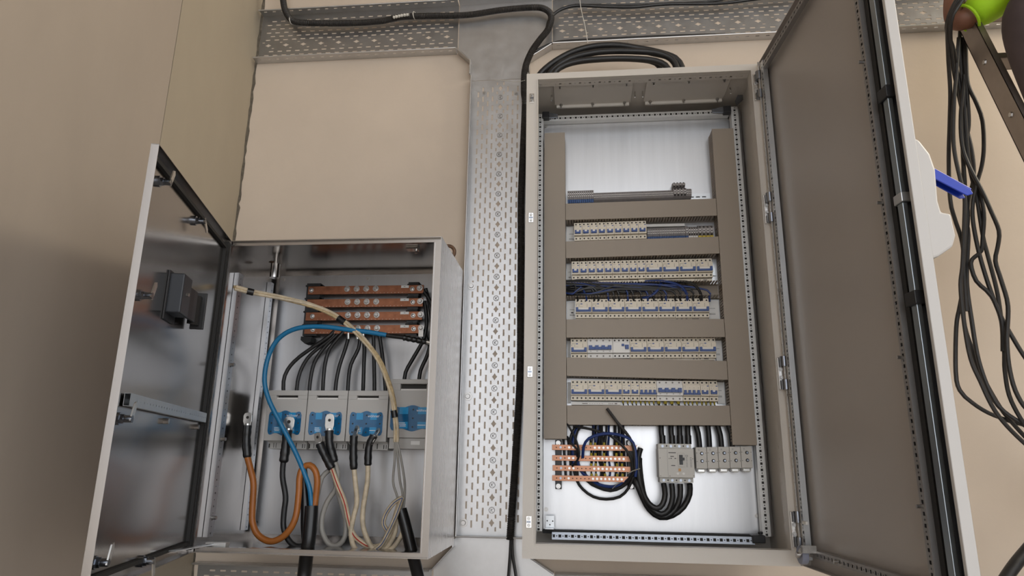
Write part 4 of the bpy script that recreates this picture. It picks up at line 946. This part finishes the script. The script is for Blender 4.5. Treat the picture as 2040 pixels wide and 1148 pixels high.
lugged('lugged_cable', 'black cable with a tin lug before the first blue window', [(574, 860, -.215), (578, 830, -.215)], [(573, 857, -.215), (570, 885, -.215), (565, 922, -.215)],
       [(565, 915, -.215), (563, 950, -.215), (569, 990, -.215), (566, 1020, -.215), (565, 1050, -.22), (574, 1075, -.225), (590, 1089, -.23), (606, 1086, -.23), (618, 1070, -.22)], .0118, 'cable_black', .0195, lw=.0235)
lugged('lugged_cable', 'red-striped cream cable whose lug leans over the second switch', [(638, 887, -.225), (632, 862, -.225)], [(637, 884, -.225), (647, 907, -.225), (662, 935, -.225)],
       [(660, 931, -.225), (672, 965, -.225), (686, 1000, -.225), (694, 1035, -.225), (702, 1062, -.225), (716, 1078, -.225), (738, 1090, -.225), (758, 1088, -.225)], .0112, 'cable_cream', .0175, .35, 'stripe_red', .0185)
lugged('lugged_cable', 'grey cable with an upright tin lug on the second window', [(656, 862, -.205), (658, 824, -.205)], [(656, 858, -.205), (657, 885, -.205), (667, 922, -.205)],
       [(666, 916, -.205), (673, 945, -.20), (668, 975, -.195), (652, 1000, -.195), (642, 1030, -.195), (642, 1060, -.20), (655, 1084, -.205), (672, 1087, -.205), (687, 1070, -.205), (688, 1035, -.20), (676, 990, -.20), (668, 960, -.19)], .0106, 'cable_grey', .0175, 0, None, .0195)
lugged('lugged_cable', 'cream cable with its lug turned sideways, third from the right bundle', [(706, 873, -.23), (714, 848, -.23)], [(705, 868, -.23), (704, 900, -.23), (705, 936, -.23)],
       [(705, 932, -.23), (708, 962, -.23), (711, 1000, -.23), (704, 1032, -.23), (699, 1060, -.23), (703, 1085, -.235), (712, 1097, -.235), (730, 1099, -.235)], .0102, 'cable_cream', .0165, .8, None, .0185)
lugged('lugged_cable', 'cream cable with a bright lug tilted to the right, nearest the bundle', [(746, 872, -.23), (757, 854, -.23)], [(745, 868, -.23), (735, 890, -.23), (733, 928, -.23)],
       [(733, 923, -.23), (732, 960, -.23), (724, 1010, -.23), (723, 1045, -.23), (732, 1075, -.235), (745, 1094, -.235), (762, 1088, -.235), (778, 1060, -.235), (790, 1020, -.235), (800, 990, -.23)], .0102, 'cable_cream', .0155, .9, None, .017)
t = thing('lugged_cable', P(626, 1010, -.215), 'bright blue cable sweeping across the bars to a lug at the right', 'cable')
pb = px3([(770, 668, -.27), (735, 662, -.275), (700, 658, -.28), (640, 651, -.285), (590, 655, -.285), (555, 675, -.28), (535, 710, -.275), (527, 755, -.27), (535, 795, -.265), (558, 842, -.255), (588, 900, -.245), (607, 945, -.235), (617, 975, -.23), (621, 1015, -.225)])
MB().tube(curve(pb, .015), .0102, 12).build('jacket', 'cable_blue', t, smooth=True)
MB().tube(curve(px3([(768, 668, -.27), (790, 671, -.27), (806, 673, -.27)]), .01), .0092, 12).build('sleeve', 'sleeve_black', t, smooth=True)
bc = curve(px3([(804, 673, -.27), (830, 678, -.27), (850, 682, -.27)]), .004)
MB().tube(bc, [.0118+.0016*math.sin(j*1.3) for j in range(len(bc))], 12).build('tape_wrap', 'sleeve_black', t, smooth=True)
a = P(848, 681, -.27); b = P(864, 685, -.27); MB().tube([a, a+(b-a)*.7, b], [.0085, .0095, .0085], 14).build('lug', 'lug_tin', t, smooth=True)
# grey loop, trunk cables and the taped cream bundle
cable('loose_cable', [(668, 930, -.19), (655, 938, -.19), (641, 952, -.20), (634, 980, -.205), (630, 1005, -.21), (626, 1030, -.215)], .0106, 'cable_grey', 'grey cable arching from the second switch into the black trunk', n=10)
cable('trunk_cable', [(603, 935, -.20), (606, 965, -.20), (608, 1010, -.21), (608, 1050, -.215), (611, 1085, -.225)], .0185, 'sleeve_black', 'short stiff black stub beside the blue cable', n=12)
cable('trunk_cable', [(621, 1008, -.225), (619, 1040, -.23), (615, 1080, -.245), (611, 1102, -.262), (608, 1130, -.28), (603, 1175, -.30), (590, 1300, -.30), (575, 1480, -.28)], .0272, 'sleeve_black', 'thick black trunk cable leaving through the enclosure bottom at the middle', n=14)
cable('trunk_cable', [(799, 1016, -.225), (806, 1040, -.23), (814, 1072, -.24), (822, 1105, -.255), (830, 1135, -.27), (838, 1175, -.29), (858, 1290, -.29), (880, 1480, -.28)], .0240, 'sleeve_black', 'thick black trunk cable leaving through the enclosure bottom at the right', n=14)
t = thing('wire_bundle', P(800, 1015, -.225), 'taped bundle of stained cream wires sweeping down from the upper left', 'cable')
main = [(467, 573, -.465), (500, 582, -.42), (560, 594, -.35), (620, 608, -.30), (655, 622, -.275), (685, 641, -.275), (722, 674, -.285), (752, 712, -.28), (772, 760, -.27), (783, 800, -.26), (789, 845, -.25), (789, 880, -.245)]
C = curve(px3(main), .015)
for j, (ox, oz, m) in enumerate(((-.005, .004, 'cable_bare'), (.005, .004, 'cable_cream'), (0, -.005, 'cable_cream'), (.001, .0005, 'cable_bare'))):
    q = [p+V((ox*math.cos(i_*.08)-oz*math.sin(i_*.08), -abs(ox)*.5*(j == 3), ox*math.sin(i_*.08)+oz*math.cos(i_*.08))) for i_, p in enumerate(C)]
    MB().tube(q, .0070, 8).build('strand', m, t, smooth=True)
for (a, b) in (((492, 580, -.43), (505, 583, -.415)), ((674, 634, -.275), (687, 643, -.275)), ((784.5, 818, -.255), (787, 832, -.252))):
    MB().cyl(P(*a), P(*b), .0142, 14).build('tape_band', 'sleeve_black', t, smooth=True)
for j, l in enumerate(([(788, 872, -.245), (786, 920, -.24), (783, 960, -.235), (790, 985, -.23), (797, 1010, -.226)], [(789, 872, -.245), (793, 920, -.24), (797, 960, -.235), (802, 985, -.23), (800, 1020, -.226)],
                       [(790, 872, -.245), (799, 915, -.24), (806, 960, -.235), (806, 990, -.23), (803, 1022, -.226)])):
    MB().tube(curve(px3(l), .015), .0050, 8).build('strand', 'cable_grey', t, smooth=True)
for j, (l, m, st, lb) in enumerate(([[(801, 992, -.235), (785, 1002, -.25), (770, 1022, -.25), (764, 1042, -.245), (770, 1056, -.24), (776, 1062, -.24)], 'cable_cream', 'stripe_blue', 'blue-striped cream wire loop before the right trunk cable'],
                                    [[(802, 992, -.235), (788, 1030, -.26), (774, 1060, -.26), (760, 1085, -.255), (745, 1097, -.25)], 'cable_cream', 'stripe_blue', 'long blue-striped cream wire running down from the bundle'],
                                    [[(798, 1000, -.225), (790, 1040, -.23), (786, 1065, -.23), (772, 1090, -.235), (758, 1098, -.235)], 'cable_cream', None, 'plain cream wire behind the striped ones'],
                                    [[(800, 1010, -.22), (806, 1035, -.225), (806, 1050, -.23), (795, 1075, -.235), (782, 1092, -.24), (766, 1099, -.24)], 'cable_cream', None, 'outer cream wire curling beside the right trunk cable'])):
    t = thing('loose_wire', P(l[-1][0], l[-1][1], l[-1][2]), lb, 'wire'); pc = curve(px3(l), .01)
    MB().tube(pc, .0092, 10).build('jacket', m, t, smooth=True)
    if st: MB().tube([p+V((.002, -.0086, 0)) for p in pc], .0018, 6).build('stripe', st, t, smooth=True)

# ================================================================== CABLES ON THE WALL
def conduit(label, pts, r, pitch=.0075, name='corrugated_conduit'):
    c = curve(pts, pitch/2); rad = [r*(1.06 if i % 2 == 0 else .90) for i in range(len(c))]
    return tag(MB().tube(c, rad, 12).build(name, 'cable_dull', smooth=False), label, 'conduit')
YT = .035
conduit('black corrugated conduit running from the top left round to the lower tray end',
        px3([(563, -30, -.01), (564, 0, -.005), (570, 25, .0), (585, 42, .01), (620, 46, .02), (700, 46, .025), (760, 42, .03), (800, 34, .03), (850, 32, .03), (930, 30, .03), (1000, 20, .03), (1060, 15, .025), (1085, 18, .02), (1098, 32, .015), (1092, 58, .01), (1075, 80, .01),
             (1058, 105, .01), (1046, 138, .012), (1044, 180, .018), (1046, 210, .018), (1042, 300, .02), (1038, 400, .022), (1038, 500, .02), (1037, 600, .02), (1036, 740, .02), (1030, 860, .02), (1024, 960, .022), (1019, 1030, .022), (1016, 1076, .022)]), .0165)
cable('wall_cable', [(1018, 1070, .022), (1016, 1110, .02), (1012, 1165, .02), (1004, 1290, .02), (1000, 1450, .02)], .0068, 'cable_black', 'left one of two cables leaving the lower conduit end')
cable('wall_cable', [(1020, 1070, .022), (1021, 1105, .015), (1030, 1165, .01), (1042, 1290, .015), (1040, 1450, .02)], .0068, 'cable_black', 'right one of two cables leaving the lower conduit end')
for i, (px, py) in enumerate(((581, 41), (826, 31))):
    c = P(px, py, .012 if i == 0 else .03); mb = MB()
    mb.tube([c+V((.004*math.cos(a), .020*math.cos(a), .020*math.sin(a))) for a in [j*math.pi/8 for j in range(17)]], .0025, 6, False)
    tag(mb.build('cable_tie', 'tie_white', smooth=True), ('pale cable tie at the conduit bend, top left', 'pale cable tie holding the conduit before the tee')[i], 'cable tie')
tag(MB().tube(curve(px3([(783, 35, .012), (800, 31, .012), (815, 29, .012)]), .006), [.006+.003*(j % 2) for j in range(len(curve(px3([(783, 35, .012), (800, 31, .012), (815, 29, .012)]), .006)))], 8).build('split_sleeve', 'tie_white'), 'white inner wires showing where the top conduit is split', 'sleeve')
cable('wall_cable', [(1088, 70, .02), (1092, 45, .015), (1102, 30, .015), (1120, 18, .02), (1150, 11, .02), (1200, 13, .02), (1260, 14, .02), (1330, 8, .02), (1440, 6, .02), (1560, -8, .02), (1800, -25, .02), (2200, -50, .02)], .0085, 'cable_black', 'black cable leaving the conduit along the top right tray')
cable('wall_cable', [(1145, 10, .03), (1200, 10, .03), (1300, 9, .03), (1400, 4, .03), (1470, -4, .03), (1800, -38, .03), (2200, -70, .03)], .006, 'cable_black', 'second thinner black cable along the top right tray')
cable('wall_cable', [(1062, 104, .02), (1085, 93, .035), (1110, 84, .035), (1160, 80, .035), (1240, 76, .035), (1330, 72, .035), (1440, 69, .035), (1545, 66, .035), (1700, 60, .035)], .0072, 'cable_black', 'black cable lying on the lower lip of the top right tray')
cable('wall_cable', [(1105, 87, .045), (1160, 83, .045), (1240, 79, .045), (1330, 75, .045), (1420, 71, .045), (1545, 69, .045), (1690, 63, .045)], .0055, 'cable_black', 'lower twin of the cable lying in the top right tray')
for i, (l, r) in enumerate(([[(1068, 160), (1080, 143), (1105, 123), (1140, 104), (1180, 93), (1225, 90), (1270, 96), (1310, 104), (1345, 116), (1358, 134), (1361, 155)], .0155], [[(1090, 160), (1098, 143), (1120, 125), (1150, 112), (1200, 103), (1260, 102), (1310, 106), (1338, 118), (1348, 135), (1350, 155)], .0155],
                            [[(1100, 160), (1106, 143), (1125, 130), (1160, 121), (1210, 117), (1265, 117), (1305, 121), (1325, 130), (1334, 145), (1335, 160)], .0145], [[(1095, 165), (1103, 145), (1120, 133), (1150, 124), (1200, 119), (1250, 118), (1295, 122), (1312, 131), (1317, 145), (1318, 160)], .0125],
                            [[(1080, 160), (1095, 136), (1125, 112), (1160, 100), (1205, 95), (1250, 96), (1300, 107), (1330, 114), (1347, 126), (1352, 150)], .0125])):
    cable('roof_cable', l, r, 'cable_black', ('outermost', 'second', 'lowest', 'innermost', 'rear')[i]+' black cable of the loop entering the cabinet roof', group='cable loop above the cabinet', Y=(-.16, -.175, -.19, -.14, -.12)[i], n=12)
cable('thin_string', [(1153, -15, -.02), (1158, 20, -.01), (1165, 50, 0), (1171, 86, .01)], .0018, 'tie_white', 'thin white string hanging before the top right tray', 'string', n=6)
cable('thin_string', [(985, 159, .055), (1010, 161, .04), (1030, 163, .01), (1046, 160, .0)], .0014, 'tie_white', 'thin white string tied across the vertical tray top', 'string', n=6)

# ---- loose black cables hanging at the right
HB = [[(1928, -25, -.62), (1905, 8, -.61), (1889, 48, -.57), (1889, 110, -.46), (1893, 180, -.38), (1892, 240, -.35), (1890, 320, -.33), (1893, 398, -.32), (1902, 436, -.3), (1915, 475, -.3), (1920, 510, -.3), (1922, 555, -.3), (1912, 610, -.3), (1905, 652, -.3), (1904, 741, -.3), (1912, 778, -.3), (1936, 802, -.3), (1969, 823, -.3), (2010, 839, -.3), (2060, 858, -.3)],
      [(1936, -25, -.62), (1912, 8, -.62), (1894, 45, -.585), (1897, 120, -.44), (1910, 190, -.36), (1924, 250, -.34), (1936, 300, -.33), (1940, 350, -.32), (1930, 398, -.31), (1924, 450, -.31), (1923, 520, -.31), (1919, 600, -.31), (1922, 650, -.31), (1938, 700, -.31), (1955, 745, -.31), (1985, 800, -.31), (2010, 835, -.31), (2060, 890, -.31)],
      [(1922, -25, -.60), (1899, 12, -.59), (1886, 55, -.55), (1900, 100, -.46), (1906, 140, -.40), (1917, 220, -.37), (1918, 300, -.36), (1922, 370, -.35), (1925, 440, -.34), (1929, 470, -.34), (1926, 560, -.34), (1936, 640, -.34), (1950, 720, -.34), (1974, 785, -.34), (2000, 820, -.34), (2060, 862, -.34)],
      [(1938, -25, -.43), (1920, 20, -.43), (1912, 75, -.42), (1916, 150, -.39), (1919, 215, -.37), (1926, 300, -.36), (1934, 345, -.35), (1946, 395, -.35), (1958, 470, -.35), (1968, 510, -.35), (1988, 590, -.35), (2000, 690, -.35), (2002, 740, -.35), (2015, 800, -.35), (2060, 870, -.35)],
      [(1924, 70, -.43), (1925, 130, -.41), (1929, 170, -.4), (1945, 205, -.40), (1957, 240, -.39), (1960, 290, -.38), (1956, 330, -.37), (1945, 370, -.37), (1937, 420, -.36), (1945, 480, -.36), (1962, 545, -.36), (1985, 610, -.36), (2010, 660, -.36), (2060, 735, -.36)],
      [(1918, 75, -.42), (1922, 140, -.4), (1914, 230, -.39), (1917, 290, -.38), (1930, 330, -.38), (1957, 382, -.38), (1974, 420, -.38), (1990, 460, -.38), (1988, 490, -.38), (1983, 520, -.38), (1995, 560, -.38), (2008, 610, -.38), (2006, 680, -.38), (2012, 740, -.38), (2028, 790, -.38), (2060, 830, -.38)],
      [(1910, 75, -.43), (1905, 150, -.41), (1901, 200, -.4), (1900, 290, -.38), (1916, 370, -.38), (1922, 400, -.38), (1918, 520, -.38), (1914, 580, -.38), (1930, 700, -.37), (1953, 760, -.37), (1990, 830, -.37), (2060, 900, -.37)],
      [(1926, 620, -.35), (1921, 520, -.35), (1928, 430, -.35), (1920, 360, -.35), (1921, 300, -.35), (1930, 250, -.36), (1927, 190, -.39), (1922, 120, -.41), (1921, 80, -.42)],
      [(1921, 150, -.40), (1924, 250, -.37), (1932, 330, -.36), (1950, 375, -.36), (1960, 425, -.36), (1958, 470, -.36), (1955, 500, -.36), (1942, 512, -.36), (1934, 525, -.36), (1945, 560, -.36), (1975, 590, -.36), (1995, 640, -.36), (1998, 700, -.36)]]
for i, l in enumerate(HB):
    if l[-1][0] > 2050: l = l+[(2120+i*6, l[-1][1]+70, l[-1][2]), (2170+i*7, l[-1][1]+260, l[-1][2]), (2180+i*9, 1500, l[-1][2])]
    cable('hanging_cable', l, .0078, 'cable_dull', ORD[i]+' black cable of the loose bunch hanging from the arm', group='bunch of hanging cables', n=8)
cable('trunk_cable', [(1940, 1420, -.40), (1962, 1260, -.38), (1990, 1180, -.35), (2012, 1140, -.33), (2045, 1098, -.3), (2090, 1050, -.28), (2200, 960, -.2), (2330, 900, -.1)], .021, 'cable_black', 'thick black cable crossing the bottom right corner', n=12)

# ================================================================== LADDER
LDX = 1.800
def lad(z, off=0.0): return -.45-(2.2-z)*.326*1.0+off
t = thing('ladder', (LDX+.2, lad(-1.32), -1.32), 'worn, shade-toned aluminium ladder leaning on the wall at the right', 'ladder')
ld = V((0, lad(3.6)-lad(-1.32), 4.92)); ln = ld.normalized(); lb_ = V((0, -ln.z, ln.y))      # lb_: towards the climber
for x in (LDX, LDX+.40):
    o = V((x, lad(-1.32), -1.32)); L = ld.length-.02
    XF = lambda p, o=o: o+V((p.x, 0, 0))+lb_*p.y+ln*p.z
    MB(XF).box(0, .004, -.045, .045, 0, L).box(0, .024, -.045, -.041, 0, L).box(0, .024, .041, .045, 0, L).build('stile', 'aluminium', t)
for k_ in range(17):
    s = .17+.29*k_
    c = V((LDX, lad(-1.32), -1.32))+ln*s
    XF = lambda p, c=c: c+V((p.x, 0, 0))+lb_*p.y+ln*p.z
    r_ = MB(XF).box(.004, .40, -.030, .030, -.014, -.010).box(.004, .40, -.030, -.026, -.014, .014).box(.004, .40, .026, .030, -.014, .014).box(.004, .40, -.03, .03, .010, .014).build('rung', 'aluminium', t)
    ORG[r_.name] = ORG[t.name]; MB(XF).tube([(0, 0, 0), (-.006, 0, 0)], [.011, .009], 6).build('rivet', 'steel_bolt', r_)

# ================================================================== PERSON ON THE LADDER
def skin_mesh(name, nodes, edges, m, parent, root=0, sub=2):
    org = ORG[parent.name]; me = bpy.data.meshes.new(name); me.from_pydata([V(p)-org for p, r in nodes], edges, []); me.update(); me.materials.append(MATS[m])
    o = bpy.data.objects.new(name, me); COL.objects.link(o); o.parent = parent; ORG[o.name] = org
    o.modifiers.new('skin', 'SKIN').use_smooth_shade = True
    d = me.skin_vertices[0].data
    for i, (p, r) in enumerate(nodes):
        d[i].radius = r if isinstance(r, tuple) else (r, r); d[i].use_root = (i == root)
    s = o.modifiers.new('sub', 'SUBSURF'); s.levels = sub; s.render_levels = sub
    return o
EL = P(1908, 50, -.52)
ps = thing('person', (2.0, -.78, 1.02), 'person in lime shirt and dark trousers on the ladder, cables over one bent arm', 'person')
pel = V((1.985, -.70, 2.07)); SHL = P(2040, -40, -.57); SHR = V((2.27, -.58, 2.41)); chest = V((2.10, -.60, 2.36)); neck = V((2.12, -.56, 2.49)); head = V((2.12, -.53, 2.59))
HLp, HRp = V((1.893, -.70, 2.00)), V((2.08, -.70, 2.00)); KL, KR = V((1.900, -.745, 1.55)), V((2.09, -.76, 1.55)); AL, AR = V((1.905, -.80, 1.178)), V((2.09, -.80, 1.178))
wl_ = V((1.80, -.46, 2.40)); hl_ = V((1.80, -.43, 2.47)); er = V((2.35, -.45, 2.18)); wr = V((2.26, -.36, 2.38)); hr_ = V((2.25, -.34, 2.45))
UA = EL+(SHL-EL)*.48
nodes = [(pel, .080), (V((2.03, -.66, 2.20)), .075), (chest, .090), (neck, .055), (head, (.075, .09)), (head+V((0, .005, .10)), (.065, .075)),
         (SHL, .062), (UA, .052), (EL+(SHL-EL)*.12, .048), (EL+V((-.012, .012, .022)), .044), (EL+(wl_-EL)*.5, .040), (wl_, .028), (hl_, (.038, .018)),
         (SHR, .062), ((SHR+er)/2, .05), (er, .043), ((er+wr)/2, .038), (wr, .028), (hr_, (.038, .018)),
         (HLp, .075), ((HLp+KL)/2, .070), (KL, .058), ((KL+AL)/2, .055), (AL, .042), (HRp, .075), ((HRp+KR)/2, .070), (KR, .058), ((KR+AR)/2, .055), (AR, .042)]
edges = [(0, 1), (1, 2), (2, 3), (3, 4), (4, 5), (2, 6), (6, 7), (7, 8), (8, 9), (9, 10), (10, 11), (11, 12), (2, 13), (13, 14), (14, 15), (15, 16), (16, 17), (17, 18),
         (0, 19), (19, 20), (20, 21), (21, 22), (22, 23), (0, 24), (24, 25), (25, 26), (26, 27), (27, 28)]
for w_, h_, sx in ((wl_, hl_, 1), (wr, hr_, -1)):      # fingers, curled round the cables
    n0 = len(nodes); hi = 12 if sx == 1 else 18
    for f_ in range(4):
        b0 = h_+V(((f_-1.5)*.018, .004, .030)); i0 = len(nodes)
        ln_ = (.030, .035, .033, .026)[f_]
        nodes += [(b0, .009), (b0+V((0, -.012, ln_)), .0085), (b0+V((0, -.034, ln_*1.1)), .0075)]
        edges += [(hi, i0), (i0, i0+1), (i0+1, i0+2)]
    i0 = len(nodes); b0 = h_+V((-.035*sx, -.010, .0)); nodes += [(b0, .010), (b0+V((-.010*sx, -.022, .018)), .009)]; edges += [(hi, i0), (i0, i0+1)]
body = skin_mesh('body', nodes, edges, 'skin', ps)
# face and hair
hm = MB(); rings = []
for a in range(7):
    ph = math.pi/2*a/6
    rings.append([(head.x+.092*math.cos(ph)*math.cos(q*math.pi/8), head.y-.010+.108*math.cos(ph)*math.sin(q*math.pi/8), head.z+.055+.115*math.sin(ph)) for q in range(16)])
hm.add([p for r in rings for p in r], [(a*16+q, a*16+(q+1) % 16, (a+1)*16+(q+1) % 16, (a+1)*16+q) for a in range(6) for q in range(16)]); hm.build('hair', 'hair', ps, smooth=True)
for sx in (-1, 1):
    MB().tube([head+V((sx*.030, .080, .045)), head+V((sx*.030, .090, .045))], [.011, .007], 10).build('eye', 'print_white', ps, smooth=True)
    MB().tube([head+V((sx*.078, 0, .03)), head+V((sx*.090, -.008, .035)), head+V((sx*.092, -.012, .05))], [.012, .016, .010], 8).build('ear', 'skin', ps, smooth=True)
MB().tube([head+V((0, .080, .05)), head+V((0, .104, .018)), head+V((0, .085, .010))], [.008, .014, .010], 8).build('nose', 'skin', ps, smooth=True)
MB().tube([head+V((-.024, .082, -.022)), head+V((0, .090, -.024)), head+V((.024, .082, -.022))], [.004, .007, .004], 8).build('mouth', 'rust', ps, smooth=True)
# clothing
CU = EL+(SHL-EL)*.13
skin_mesh('shirt', [(V((1.985, -.695, 2.05)), .122), (V((2.03, -.66, 2.20)), .132), (chest, .142), (neck-V((0, 0, .04)), .066), (SHL, .082), (UA, .076), (CU, .070), (SHR, .082), (SHR+(er-SHR)*.45, .074), (SHR+(er-SHR)*.7, .068)],
          [(0, 1), (1, 2), (2, 3), (2, 4), (4, 5), (5, 6), (2, 7), (7, 8), (8, 9)], 'shirt_lime', ps)
dcu = (SHL-EL).normalized(); a1 = dcu.orthogonal().normalized(); a2 = dcu.cross(a1)
MB().tube([CU+dcu*.004+(a1*math.cos(q*math.pi/12)+a2*math.sin(q*math.pi/12))*.060 for q in range(25)], .006, 6, False).build('sleeve_hem', 'shirt_lime', ps, smooth=True)
skin_mesh('trousers', [(pel+V((0, 0, .075)), .132), (pel, .132), (HLp, .112), ((HLp+KL)/2, .104), (KL, .088), ((KL+AL)/2, .080), (AL+V((0, 0, .01)), .072), (HRp, .104), ((HRp+KR)/2, .096), (KR, .082), ((KR+AR)/2, .078), (AR+V((0, 0, .01)), .072)],
          [(0, 1), (1, 2), (2, 3), (3, 4), (4, 5), (5, 6), (1, 7), (7, 8), (8, 9), (9, 10), (10, 11)], 'trousers', ps, root=1)
for A in (AL, AR):
    mb = MB().tube(curve([A+V((0, .005, .03)), A+V((0, -.005, -.03)), A+V((0, -.02, -.07))], .01), .052, 12)
    mb.tube(curve([A+V((0, -.055, -.065)), A+V((0, .02, -.065)), A+V((0, .12, -.072)), A+V((0, .17, -.078))], .02), .046, 12)
    mb.build('boot', 'boot', ps, smooth=True)
